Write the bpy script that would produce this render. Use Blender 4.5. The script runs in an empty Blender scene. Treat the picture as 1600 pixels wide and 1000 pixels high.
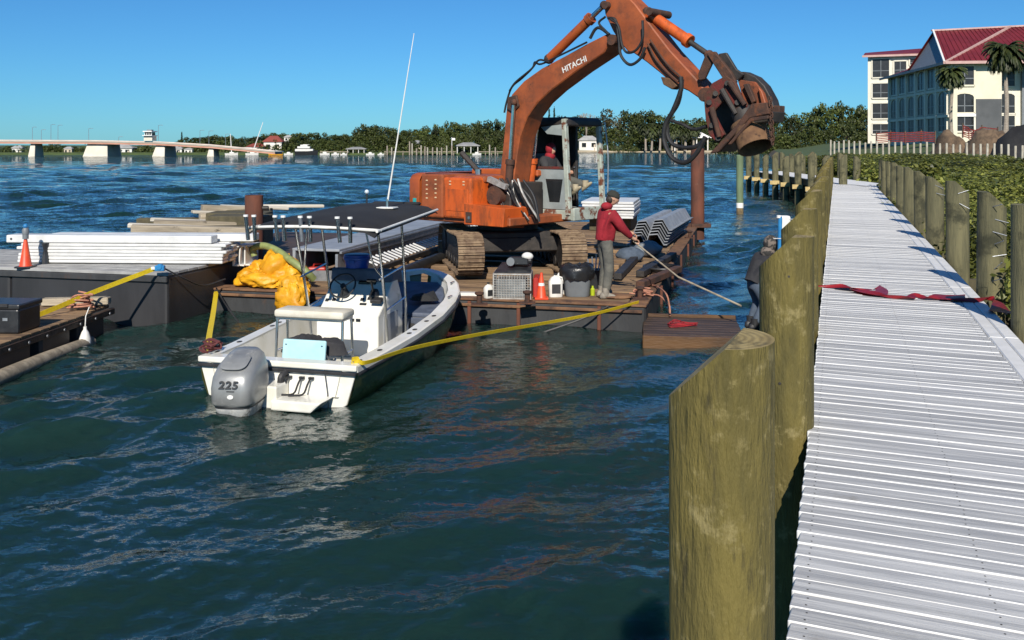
import bpy, bmesh, math, random
import numpy as np
from mathutils import Vector, Matrix
random.seed(7)
rng = np.random.default_rng(11)
SC = bpy.context.scene
COL = SC.collection
R = math.radians

# ---------------------------------------------------------------- camera
FPX, CXP, HYP, EYE = 1500.0, 800.0, 226.0, 3.0      # focal length and horizon of the photograph (1600 px wide)
cam = bpy.data.cameras.new('camera'); camo = bpy.data.objects.new('camera', cam); COL.objects.link(camo)
cam.sensor_width = 36.0; cam.lens = FPX / 1600 * 36.0
cam.shift_y = -(500 - HYP) / 1600
cam.clip_start = 0.05; cam.clip_end = 9000
camo.location = (0, 0, EYE); camo.rotation_euler = (R(90), 0, 0)
SC.camera = camo

# ---------------------------------------------------------------- sky and sun
SUN_EL, SUN_AZ = 35.0, 184.0        # the sun stands behind the camera
w = bpy.data.worlds.new('World'); SC.world = w; w.use_nodes = True
nt = w.node_tree; bg = nt.nodes['Background']
sk = nt.nodes.new('ShaderNodeTexSky'); sk.sky_type = 'NISHITA'; sk.sun_disc = False
sk.sun_elevation = R(SUN_EL); sk.sun_rotation = R(SUN_AZ)
sk.air_density = 0.88; sk.dust_density = 0.15; sk.ozone_density = 3.0; sk.altitude = 0
hsv = nt.nodes.new('ShaderNodeHueSaturation'); hsv.inputs['Saturation'].default_value = 1.0
tint = nt.nodes.new('ShaderNodeMix'); tint.data_type = 'RGBA'; tint.blend_type = 'MULTIPLY'; tint.inputs[0].default_value = 1.0
tint.inputs[7].default_value = (.28, .67, 1.0, 1)         # the deep clear blue of this winter sky
nt.links.new(sk.outputs[0], hsv.inputs['Color']); nt.links.new(hsv.outputs[0], tint.inputs[6]); nt.links.new(tint.outputs[2], bg.inputs['Color'])
bg.inputs['Strength'].default_value = 0.084
sl = bpy.data.lights.new('sun', 'SUN'); so = bpy.data.objects.new('sun', sl); COL.objects.link(so)
sl.energy = 5.0; sl.angle = R(0.53); sl.color = (1.0, 0.93, 0.82)
so.rotation_euler = (R(90 - SUN_EL), 0, R(180 - SUN_AZ)); so.location = (0, -20, 30)
SC.view_settings.view_transform = 'Standard'; SC.view_settings.look = 'None'
SC.view_settings.exposure = 0.22; SC.view_settings.gamma = 1.0
SC.cycles.max_bounces = 8; SC.cycles.transparent_max_bounces = 12
SC.cycles.caustics_reflective = False; SC.cycles.caustics_refractive = False
SC.cycles.sample_clamp_indirect = 6

# ---------------------------------------------------------------- pixel to place
def G(px, py, z):                   # the point at height z seen at a pixel of the photograph
    D = FPX * (EYE - z) / (py - HYP); return Vector(((px - CXP) / FPX * D, D, z))
def P(px, py, D):                   # the point at distance D seen at that pixel
    return Vector(((px - CXP) / FPX * D, D, EYE - (py - HYP) / FPX * D))
class Frame:                        # a thing's own axes
    def __init__(s, o, deg):
        s.o = Vector(o); a = R(deg); s.ex = Vector((math.cos(a), math.sin(a), 0)); s.ey = Vector((-math.sin(a), math.cos(a), 0)); s.rot = a
    def to(s, p): d = Vector(p) - s.o; return Vector((d.dot(s.ex), d.dot(s.ey), d.z))
    def out(s, p): return s.o + s.ex * p[0] + s.ey * p[1] + Vector((0, 0, p[2]))
    def _hit(s, px, py, n, c):
        d = Vector(((px - CXP) / FPX, 1, (HYP - py) / FPX)); e = Vector((0, 0, EYE))
        t = (c - n.dot(e - s.o)) / n.dot(d); return s.to(e + d * t)
    def aty(s, px, py, y): return s._hit(px, py, s.ey, y)
    def atx(s, px, py, x): return s._hit(px, py, s.ex, x)
    def atz(s, px, py, z): return s._hit(px, py, Vector((0, 0, 1)), z)

# ---------------------------------------------------------------- objects
def tag(o, label=None, cat=None, group=None, kind=None):
    for k, v in (('label', label), ('category', cat), ('group', group), ('kind', kind)):
        if v: o[k] = v
    return o
def thing(name, label, cat, loc=(0, 0, 0), rz=0.0, group=None):
    o = bpy.data.objects.new(name, None); COL.objects.link(o); o.empty_display_size = 0.2
    o.location = loc; o.rotation_euler = (0, 0, rz); return tag(o, label, cat, group)
def copy_tree(o, parent=None):
    c = o.copy(); COL.objects.link(c); c.parent = parent
    for ch in o.children: copy_tree(ch, c)
    return c
def link(name, me, parent=None, loc=None, rot=None):
    o = bpy.data.objects.new(name, me); COL.objects.link(o); o.parent = parent
    if loc is not None: o.location = loc
    if rot is not None: o.rotation_euler = rot
    return o
def axis_frame(d):
    d = Vector(d).normalized(); u = Vector((0, 0, 1)) if abs(d.z) < .95 else Vector((1, 0, 0))
    a = d.cross(u).normalized(); return a, a.cross(d).normalized(), d
class MB:
    def __init__(s): s.v = []; s.f = []
    def add(s, vs, fs):
        n = len(s.v); s.v += [tuple(p) for p in vs]; s.f += [tuple(i + n for i in f) for f in fs]; return s
    def box(s, c, d, rot=None):
        x, y, z = d[0] / 2, d[1] / 2, d[2] / 2
        vs = [Vector((a * x, b * y, e * z)) for a in (-1, 1) for b in (-1, 1) for e in (-1, 1)]
        if rot is not None:
            if not isinstance(rot, Matrix):
                from mathutils import Euler
                rot = Euler(rot).to_matrix()
            vs = [rot @ q for q in vs]
        c = Vector(c)
        return s.add([c + q for q in vs], [(0, 1, 3, 2), (4, 6, 7, 5), (0, 4, 5, 1), (2, 3, 7, 6), (0, 2, 6, 4), (1, 5, 7, 3)])
    def beam(s, p0, p1, w, h, up=(0, 0, 1)):    # a bar of width w and height h between two points
        p0, p1 = Vector(p0), Vector(p1); d = (p1 - p0); L = d.length; d.normalize()
        up = Vector(up)
        if abs(d.dot(up)) > .97: up = Vector((1, 0, 0))
        a = d.cross(up).normalized(); b = a.cross(d).normalized()
        m = Matrix((a, d, b)).transposed()
        return s.box((p0 + p1) / 2, (w, L, h), m)
    def ring(s, c, a, b, r, seg, r2=None):
        r2 = r if r2 is None else r2
        return [Vector(c) + a * (r * math.cos(2 * math.pi * i / seg)) + b * (r2 * math.sin(2 * math.pi * i / seg)) for i in range(seg)]
    def loft(s, rings, closed=True, caps=True):
        n = len(rings[0]); vs = [p for r in rings for p in r]; fs = []
        for k in range(len(rings) - 1):
            for i in range(n if closed else n - 1):
                j = (i + 1) % n; fs.append((k * n + i, k * n + j, (k + 1) * n + j, (k + 1) * n + i))
        if caps and closed:
            fs.append(tuple(range(n - 1, -1, -1))); fs.append(tuple((len(rings) - 1) * n + i for i in range(n)))
        return s.add(vs, fs)
    def cyl(s, p0, p1, r0, r1=None, seg=14, caps=True):
        r1 = r0 if r1 is None else r1; a, b, d = axis_frame(Vector(p1) - Vector(p0))
        return s.loft([s.ring(p0, a, b, r0, seg), s.ring(p1, a, b, r1, seg)], True, caps)
    def tube(s, pts, r, seg=8, closed=False):
        pts = [Vector(p) for p in pts]; rings = []; n = len(pts); a = None
        for i, p in enumerate(pts):
            if closed: d = pts[(i + 1) % n] - pts[i - 1]
            else: d = pts[min(i + 1, n - 1)] - pts[max(i - 1, 0)]
            d.normalize()
            if a is None: a, b, _ = axis_frame(d)
            else:
                a = (a - d * a.dot(d)).normalized()
            b = d.cross(a)
            rr = r[i] if isinstance(r, (list, tuple)) else r
            rings.append(s.ring(p, a, b, rr, seg))
        if closed: rings.append(rings[0])
        return s.loft(rings, True, not closed)
    def prism(s, pts, off):                     # polygon (3D points) pushed along a vector
        n = len(pts); off = Vector(off); vs = [Vector(p) for p in pts] + [Vector(p) + off for p in pts]
        fs = [tuple(range(n)), tuple(range(2 * n - 1, n - 1, -1))] + [(i, i + n, (i + 1) % n + n, (i + 1) % n) for i in range(n)]
        return s.add(vs, fs)
    def lathe(s, prof, c=(0, 0, 0), seg=20, caps=True):
        X, Y = Vector((1, 0, 0)), Vector((0, 1, 0)); c = Vector(c)
        return s.loft([s.ring(c + Vector((0, 0, z)), X, Y, max(r, 1e-4), seg) for r, z in prof], True, caps)
    def ball(s, c, r, seg=12, rows=8):
        r = r if isinstance(r, (list, tuple)) else (r, r, r); c = Vector(c); rings = []
        for k in range(rows + 1):
            t = math.pi * k / rows; z = -math.cos(t); q = max(math.sin(t), 1e-3)
            rings.append([c + Vector((r[0] * q * math.cos(2 * math.pi * i / seg), r[1] * q * math.sin(2 * math.pi * i / seg), r[2] * z)) for i in range(seg)])
        return s.loft(rings)
    def mesh(s, name, mats, bevel=0.0, smooth=35.0, seg=1, slot=None):
        me = bpy.data.meshes.new(name); me.from_pydata(s.v, [], s.f)
        bm = bmesh.new(); bm.from_mesh(me)
        bmesh.ops.recalc_face_normals(bm, faces=bm.faces)
        if bevel > 0:
            ed = [e for e in bm.edges if len(e.link_faces) == 2 and e.calc_face_angle(0) > R(28)]
            bmesh.ops.bevel(bm, geom=ed, offset=bevel, segments=seg, affect='EDGES', clamp_overlap=True, profile=.5)
        if slot:
            for f in bm.faces: f.material_index = slot(f)
        if smooth:
            for f in bm.faces: f.smooth = True
        bm.to_mesh(me); bm.free()
        if bevel > 0 and smooth <= 50: smooth = 18.0
        if smooth: me.set_sharp_from_angle(angle=R(smooth))
        for m in (mats if isinstance(mats, (list, tuple)) else [mats]): me.materials.append(m)
        return me
    def build(s, name, mats, parent=None, bevel=0.0, smooth=35.0, seg=1, slot=None, base=False):
        loc = None
        if base:                                  # origin at the foot of the thing
            a = np.array(s.v); loc = Vector(((a[:, 0].min() + a[:, 0].max()) / 2, (a[:, 1].min() + a[:, 1].max()) / 2, a[:, 2].min()))
            s.v = [tuple(Vector(p) - loc) for p in s.v]
        return link(name, s.mesh(name, mats, bevel, smooth, seg, slot), parent, loc)
def bez(pts, n=24):                              # smooth curve through points
    pts = [Vector(p) for p in pts]; out = []
    q = [pts[0] * 2 - pts[1]] + pts + [pts[-1] * 2 - pts[-2]]; m = len(pts) - 1
    for i in range(n + 1):
        t = i / n * m; k = min(int(t), m - 1); t -= k; a, b, c, d = q[k:k + 4]
        out.append(0.5 * ((2 * b) + (c - a) * t + (2 * a - 5 * b + 4 * c - d) * t * t + (3 * b - a - 3 * c + d) * t ** 3))
    return out
def ribbon(mb, pts, wv, th=.004):                # strap along points; wv = width vector, or one per point
    rings = []
    for i, p in enumerate(pts):
        wi = Vector(wv[i]) if isinstance(wv, list) else Vector(wv)
        d = (pts[min(i + 1, len(pts) - 1)] - pts[max(i - 1, 0)]).normalized(); nn = wi.cross(d).normalized() * th
        rings.append([p + wi / 2 + nn, p - wi / 2 + nn, p - wi / 2 - nn, p + wi / 2 - nn])
    return mb.loft(rings)
def text_mesh(name, body, size, mat, depth=.004, bold=.0, shear=0.0, space=1.0):
    cu = bpy.data.curves.new(name, 'FONT'); cu.body = body; cu.size = size; cu.extrude = depth; cu.offset = bold; cu.shear = shear
    cu.align_x = 'CENTER'; cu.align_y = 'CENTER'; cu.space_character = space; cu.resolution_u = 3
    o = bpy.data.objects.new(name, cu); COL.objects.link(o)
    me = bpy.data.meshes.new_from_object(o.evaluated_get(bpy.context.evaluated_depsgraph_get()))
    bpy.data.objects.remove(o); bpy.data.curves.remove(cu); me.materials.clear(); me.materials.append(mat); me.name = name
    return me

# ---------------------------------------------------------------- materials
MATS = {}
def mat(name, col, col2=None, scale=3.0, rough=.6, metal=0.0, bump=.15, bscale=25.0, stretch=(1, 1, 1), rust=None, spec=.5,
        mix=(.35, .65), rrough=None, coat=0.0, vary=0.0, detail=6.0, rust2=None):
    m = bpy.data.materials.new(name); m.use_nodes = True; t = m.node_tree; N = t.nodes; L = t.links
    b = N['Principled BSDF']; tc = N.new('ShaderNodeTexCoord'); oi = N.new('ShaderNodeObjectInfo')
    add = N.new('ShaderNodeVectorMath'); add.operation = 'ADD'
    mul = N.new('ShaderNodeMath'); mul.operation = 'MULTIPLY'; mul.inputs[1].default_value = 57.3
    L.new(oi.outputs['Random'], mul.inputs[0]); L.new(tc.outputs['Object'], add.inputs[0]); L.new(mul.outputs[0], add.inputs[1])
    mp = N.new('ShaderNodeMapping'); mp.inputs['Scale'].default_value = stretch; L.new(add.outputs[0], mp.inputs['Vector'])
    def noise(sc, det=detail, ro=.6, vec=mp):
        n = N.new('ShaderNodeTexNoise'); n.inputs['Scale'].default_value = sc; n.inputs['Detail'].default_value = det; n.inputs['Roughness'].default_value = ro
        L.new(vec.outputs[0], n.inputs['Vector']); return n
    def ramp(src, lo, hi):
        r = N.new('ShaderNodeMapRange'); r.inputs['From Min'].default_value = lo; r.inputs['From Max'].default_value = hi
        r.interpolation_type = 'SMOOTHSTEP'; L.new(src, r.inputs['Value']); return r.outputs[0]
    def mixc(fac, a, c):
        x = N.new('ShaderNodeMix'); x.data_type = 'RGBA'
        L.new(fac, x.inputs['Factor'])
        for sock, val in ((x.inputs[6], a), (x.inputs[7], c)):
            if isinstance(val, tuple): sock.default_value = (*val, 1) if len(val) == 3 else val
            else: L.new(val, sock)
        return x.outputs[2]
    c2 = col2 or tuple(q * .8 for q in col)
    out = mixc(ramp(noise(scale).outputs[0], *mix), tuple(col), tuple(c2))
    rsock = None
    for rs in (rust, rust2):
        if rs:
            rc, th, sc = rs[:3]; wd = rs[3] if len(rs) > 3 else .06
            nz = noise(sc, 8, .68, add if len(rs) < 5 else mp)
            fac = ramp(nz.outputs[0], th - wd, th + wd)
            rc2 = tuple(q * .5 for q in rc); nz2 = noise(sc * 5, 4, .6, add)
            out = mixc(fac, out, mixc(nz2.outputs[0], tuple(rc), rc2)); rsock = fac
    if vary:
        hs = N.new('ShaderNodeHueSaturation'); vr = N.new('ShaderNodeMapRange'); vr.inputs['To Min'].default_value = 1 - vary; vr.inputs['To Max'].default_value = 1 + vary
        L.new(oi.outputs['Random'], vr.inputs['Value']); L.new(vr.outputs[0], hs.inputs['Value']); L.new(out, hs.inputs['Color']); out = hs.outputs[0]
    L.new(out, b.inputs['Base Color'])
    b.inputs['Roughness'].default_value = rough; b.inputs['Metallic'].default_value = metal
    b.inputs['Specular IOR Level'].default_value = spec; b.inputs['Coat Weight'].default_value = coat
    if rsock is not None:
        rr = N.new('ShaderNodeMapRange'); rr.inputs['To Min'].default_value = rough; rr.inputs['To Max'].default_value = rrough or .9
        L.new(rsock, rr.inputs['Value']); L.new(rr.outputs[0], b.inputs['Roughness'])
        if metal:
            r3 = N.new('ShaderNodeMapRange'); r3.inputs['To Min'].default_value = metal; r3.inputs['To Max'].default_value = 0; L.new(rsock, r3.inputs['Value']); L.new(r3.outputs[0], b.inputs['Metallic'])
    if bump:
        bp = N.new('ShaderNodeBump'); bp.inputs['Strength'].default_value = bump; bp.inputs['Distance'].default_value = .02
        L.new(noise(bscale, 5, .6).outputs[0], bp.inputs['Height']); L.new(bp.outputs[0], b.inputs['Normal'])
    MATS[name] = m; return m
def leafmat(name, c1, c2, rough=.5, trans=.25):
    m = bpy.data.materials.new(name); m.use_nodes = True; t = m.node_tree; N = t.nodes; L = t.links; b = N['Principled BSDF']
    g = N.new('ShaderNodeNewGeometry'); x = N.new('ShaderNodeMix'); x.data_type = 'RGBA'; oi = N.new('ShaderNodeObjectInfo')
    x.inputs[6].default_value = (*c1, 1); x.inputs[7].default_value = (*c2, 1); L.new(g.outputs['Random Per Island'], x.inputs['Factor'])
    hs = N.new('ShaderNodeHueSaturation'); vr = N.new('ShaderNodeMapRange'); vr.inputs['To Min'].default_value = .55; vr.inputs['To Max'].default_value = 1.35
    L.new(oi.outputs['Random'], vr.inputs['Value']); L.new(vr.outputs[0], hs.inputs['Value']); L.new(x.outputs[2], hs.inputs['Color'])
    L.new(hs.outputs[0], b.inputs['Base Color']); b.inputs['Roughness'].default_value = rough; b.inputs['Specular IOR Level'].default_value = .35
    tr = N.new('ShaderNodeBsdfTranslucent'); L.new(hs.outputs[0], tr.inputs['Color']); mx = N.new('ShaderNodeMixShader'); mx.inputs[0].default_value = trans
    L.new(b.outputs[0], mx.inputs[1]); L.new(tr.outputs[0], mx.inputs[2]); L.new(mx.outputs[0], N['Material Output'].inputs['Surface'])
    return m
white_gel = mat('white_gelcoat', (.78, .77, .72), (.68, .66, .58), 2.2, .28, bump=.02, coat=.3, rust=((.45, .40, .24), .70, 3.0, .10))
hull_shade_olive = mat('hull_side', (.19, .175, .055), (.10, .10, .035), 2.5, .25, bump=.03, coat=.2)  # side shade and water reflection put into the colour, with algae dirt
grey_liner = mat('grey_liner', (.36, .37, .38), (.26, .27, .29), 2.5, .6, bump=.05)
navy_cush = mat('navy_cushion', (.10, .12, .17), (.06, .075, .11), 4, .65, bump=.2, bscale=60)
dark_rub = mat('dark_rubber', (.018, .018, .02), (.03, .03, .032), 6, .55, bump=.1)
black_plastic = mat('black_plastic', (.014, .015, .018), (.028, .03, .033), 5, .4, bump=.05)
black_canvas = mat('black_canvas', (.012, .012, .014), (.02, .02, .021), 2, .85, bump=.3, bscale=70)
stainless = mat('stainless', (.72, .73, .74), (.6, .61, .62), 5, .25, 1.0, bump=.02)
galv = mat('galvanised', (.42, .44, .46), (.28, .30, .33), 6, .45, .7, bump=.08, bscale=40)
engine_silver = mat('engine_silver', (.30, .31, .31), (.235, .24, .24), 3, .36, .25, bump=.02, rust=((.55, .54, .50), .66, 5, .08), rrough=.6)
engine_worn = mat('engine_worn', (.40, .41, .41), (.62, .61, .57), 7, .5, .2, bump=.06, rust=((.20, .20, .18), .60, 6, .07))
orange = mat('orange_paint', (.44, .10, .02), (.34, .07, .016), 1.5, .5, bump=.08, rust=((.15, .055, .025), .60, 2.2, .12), rust2=((.10, .04, .02), .69, 7, .05))
orange_dull = mat('orange_weathered', (.36, .090, .026), (.25, .062, .02), 1.6, .55, bump=.1, rust=((.20, .065, .028), .56, 3.0, .14), rust2=((.085, .038, .024), .70, 9, .05))
orange_bright = mat('orange_bright', (.62, .112, .016), (.50, .085, .013), 2, .45, bump=.05, rust=((.30, .075, .022), .56, 3.2, .12, 1), rust2=((.10, .045, .022), .67, 8, .05), stretch=(1.4, 1.4, .45))
rust_brown = mat('rusty_steel', (.085, .038, .023), (.042, .023, .017), 4, .85, bump=.5, rust=((.17, .062, .028), .60, 7, .07))
rust_red = mat('rusty_red', (.13, .018, .014), (.06, .024, .016), 5, .8, bump=.5, rust=((.10, .045, .025), .53, 5, .08))
rust_pipe = mat('rusty_pipe', (.17, .09, .042), (.09, .045, .024), 5, .9, bump=.4, rust=((.07, .035, .02), .62, 7, .07))
spud_rust = mat('spud_rust', (.15, .05, .028), (.085, .033, .021), 3, .85, bump=.35, stretch=(1, 1, .35), rust=((.42, .33, .26), .72, 6, .04))
dark_steel = mat('dark_greasy_steel', (.018, .016, .015), (.04, .033, .028), 4, .6, bump=.25)
track_steel = mat('track_steel', (.27, .19, .115), (.16, .105, .065), 6, .75, .15, bump=.35, rust=((.10, .055, .03), .60, 8, .08))
chrome = mat('chrome', (.75, .76, .78), (.6, .6, .62), 4, .12, 1.0, bump=0)
hose_black = mat('hose_black', (.013, .013, .014), (.026, .025, .024), 8, .5, bump=.05)
cab_grey = mat('cab_grey', (.30, .34, .34), (.22, .25, .25), 2, .6, bump=.08, rust=((.13, .07, .04), .68, 4, .06))
cab_pale = mat('cab_pale_green', (.42, .46, .40), (.30, .33, .28), 3, .6, bump=.08, rust=((.18, .06, .03), .55, 5, .05))
glass_dark = mat('dark_glass', (.012, .014, .016), (.018, .02, .022), 2, .08, bump=0, spec=.6)
barge_steel = mat('barge_steel', (.042, .044, .047), (.024, .025, .027), 2.5, .65, bump=.25, rust=((.11, .055, .03), .66, 2.4, .08, 1), stretch=(1, 1, .3))
barge_rust = mat('barge_rust_deck', (.20, .105, .052), (.12, .06, .034), 2.2, .85, bump=.35, rust=((.07, .04, .028), .60, 4, .1))
barge_plank = mat('barge_plank', (.26, .165, .085), (.15, .095, .055), 5, .85, bump=.4, stretch=(.25, 2, 2), vary=.3, rust=((.10, .055, .03), .63, 3, .1))
pontoon_black = mat('pontoon_black', (.034, .034, .037), (.022, .022, .024), 1.5, .55, bump=.12, rust=((.10, .10, .098), .74, 3, .06, 1), stretch=(1, 1, .25))
pontoon_top = mat('pontoon_deck_grey', (.36, .36, .35), (.25, .25, .245), 3, .8, bump=.2)
pvc_white = mat('white_vinyl', (.68, .68, .66), (.56, .56, .55), 3, .4, bump=.03)
pvc_grey = mat('grey_vinyl', (.30, .32, .345), (.22, .235, .26), 3, .5, bump=.05)
lumber = mat('weathered_timber', (.40, .34, .25), (.24, .20, .145), 5, .85, bump=.45, stretch=(.2, 2, 2), vary=.25, rust=((.10, .08, .06), .64, 5, .06))
lumber_pale = mat('bleached_timber', (.58, .54, .46), (.42, .38, .31), 6, .8, bump=.35, stretch=(.2, 2, 2), vary=.15)
pile_wood = mat('treated_pile', (.155, .122, .028), (.080, .066, .016), 4.5, .8, bump=.8, bscale=30, stretch=(2.0, 2.0, .38), mix=(.30, .70), detail=10, rust=((.30, .245, .095), .60, 9.0, .07), rust2=((.035, .030, .012), .63, 5.5, .07, 1))
pile_cut = mat('pile_cut_end', (.36, .28, .12), (.24, .18, .07), 22, .8, bump=.3, stretch=(1, .25, 1), rust=((.12, .10, .045), .60, 9, .08))
def add_rings(m):                    # growth rings round the heart of the pile
    t = m.node_tree; N = t.nodes; L = t.links; b = N['Principled BSDF']; src = b.inputs['Base Color'].links[0].from_socket
    tc = N.new('ShaderNodeTexCoord'); wv = N.new('ShaderNodeTexWave'); wv.wave_type = 'RINGS'; wv.rings_direction = 'Z'; wv.inputs['Scale'].default_value = 14; wv.inputs['Distortion'].default_value = 1.5; wv.inputs['Detail'].default_value = 3
    L.new(tc.outputs['Object'], wv.inputs['Vector']); mx = N.new('ShaderNodeMix'); mx.data_type = 'RGBA'; mx.blend_type = 'MULTIPLY'; mx.inputs[0].default_value = .7
    L.new(src, mx.inputs[6]); cr = N.new('ShaderNodeMapRange'); cr.inputs['To Min'].default_value = .55; L.new(wv.outputs['Fac'], cr.inputs['Value']); L.new(cr.outputs[0], mx.inputs[7]); L.new(mx.outputs[2], b.inputs['Base Color'])
add_rings(pile_cut)
pile_dark = mat('treated_pile_grey', (.155, .14, .07), (.09, .085, .045), 6, .85, bump=.5, bscale=34, stretch=(2, 2, .22), rust=((.05, .05, .026), .58, 3, .1))
under_wood = mat('understructure_timber', (.10, .085, .045), (.06, .052, .03), 6, .85, bump=.3)
brace_pale = mat('fresh_brace', (.55, .42, .19), (.42, .31, .13), 8, .75, bump=.2)
deck_grey = mat('deck_board_top', (.54, .54, .53), (.34, .345, .35), 9, .62, bump=.25, bscale=50, stretch=(.12, 2.4, 1), vary=.10, rust=((.60, .60, .58), .62, 7, .10, 1), rust2=((.33, .31, .27), .70, 2.6, .10))
deck_white = mat('deck_board_edge', (.72, .72, .71), (.64, .64, .63), 6, .5, bump=.03)
yellow_cloth = mat('yellow_tarp', (.72, .36, .012), (.56, .25, .008), 3, .5, bump=1.0, bscale=6.5)
yellow_strap = mat('yellow_strap', (.70, .52, .015), (.58, .42, .012), 30, .6, bump=.1)
olive_hose = mat('olive_hose', (.24, .28, .10), (.18, .21, .075), 12, .5, bump=.1)
red_cloth = mat('red_jacket', (.30, .012, .022), (.22, .008, .016), 5, .85, bump=.9, bscale=9)
red_ribbon = mat('red_ribbon', (.26, .014, .02), (.16, .008, .012), 6, .4, bump=.15)
grey_cloth = mat('grey_trousers', (.13, .125, .105), (.085, .085, .075), 6, .9, bump=.9, bscale=10)
jeans = mat('blue_jeans', (.075, .10, .14), (.05, .07, .10), 7, .9, bump=.3)
dark_cloth = mat('dark_jacket', (.022, .022, .026), (.035, .034, .036), 6, .85, bump=.3)
camo = mat('camouflage_hood', (.16, .13, .11), (.03, .028, .026), 16, .9, bump=.2, mix=(.48, .52))
skin = mat('skin', (.52, .30, .20), (.46, .25, .165), 8, .5, bump=.05)
hair = mat('hair', (.03, .02, .015), None, 20, .7)
boot = mat('boot_leather', (.30, .27, .22), (.20, .18, .15), 8, .8, bump=.2)
boot_tan = mat('boot_tan', (.42, .36, .25), (.32, .27, .18), 8, .8, bump=.2)
cone_orange = mat('cone_orange', (.75, .085, .025), (.62, .06, .02), 5, .45, bump=.03)
cone_white = mat('cone_white', (.80, .79, .76), (.7, .69, .66), 6, .5, bump=.02)
white_plastic = mat('white_plastic', (.76, .75, .71), (.62, .61, .57), 5, .4, bump=.03)
blue_plastic = mat('blue_plastic', (.018, .075, .36), (.012, .055, .28), 4, .4, bump=.03)
blue_bright = mat('blue_pole', (.03, .22, .48), (.02, .16, .38), 6, .4, bump=.03)
cyan_pad = mat('pale_cyan_pad', (.42, .66, .70), (.34, .58, .63), 3, .5, bump=.05)
grey_bin = mat('grey_bin', (.19, .21, .225), (.155, .17, .185), 3, .5, bump=.04)
bag_black = mat('bin_bag', (.012, .012, .013), (.02, .02, .021), 6, .3, bump=.5, bscale=12)
wire_steel = mat('wire_cage', (.48, .47, .44), (.33, .31, .28), 10, .5, .4, bump=.05)
red_plastic = mat('red_plastic', (.42, .03, .02), (.32, .022, .016), 4, .45, bump=.03)
rope_orange = mat('orange_rope', (.48, .22, .14), (.34, .15, .10), 30, .8, bump=.2)
rope_red = mat('red_rope', (.34, .016, .022), (.22, .01, .014), 25, .7, bump=.2)
sodden_wood = mat('sodden_timber', (.075, .045, .028), (.04, .026, .018), 4, .6, bump=.4, stretch=(.3, 1, 1))
sodden_pale = mat('wet_orange_timber', (.12, .06, .022), (.06, .032, .016), 4, .5, bump=.35, stretch=(.3, 1, 1))
teal_tape = mat('teal_sticker', (.02, .36, .36), None, 5, .5)
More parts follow.
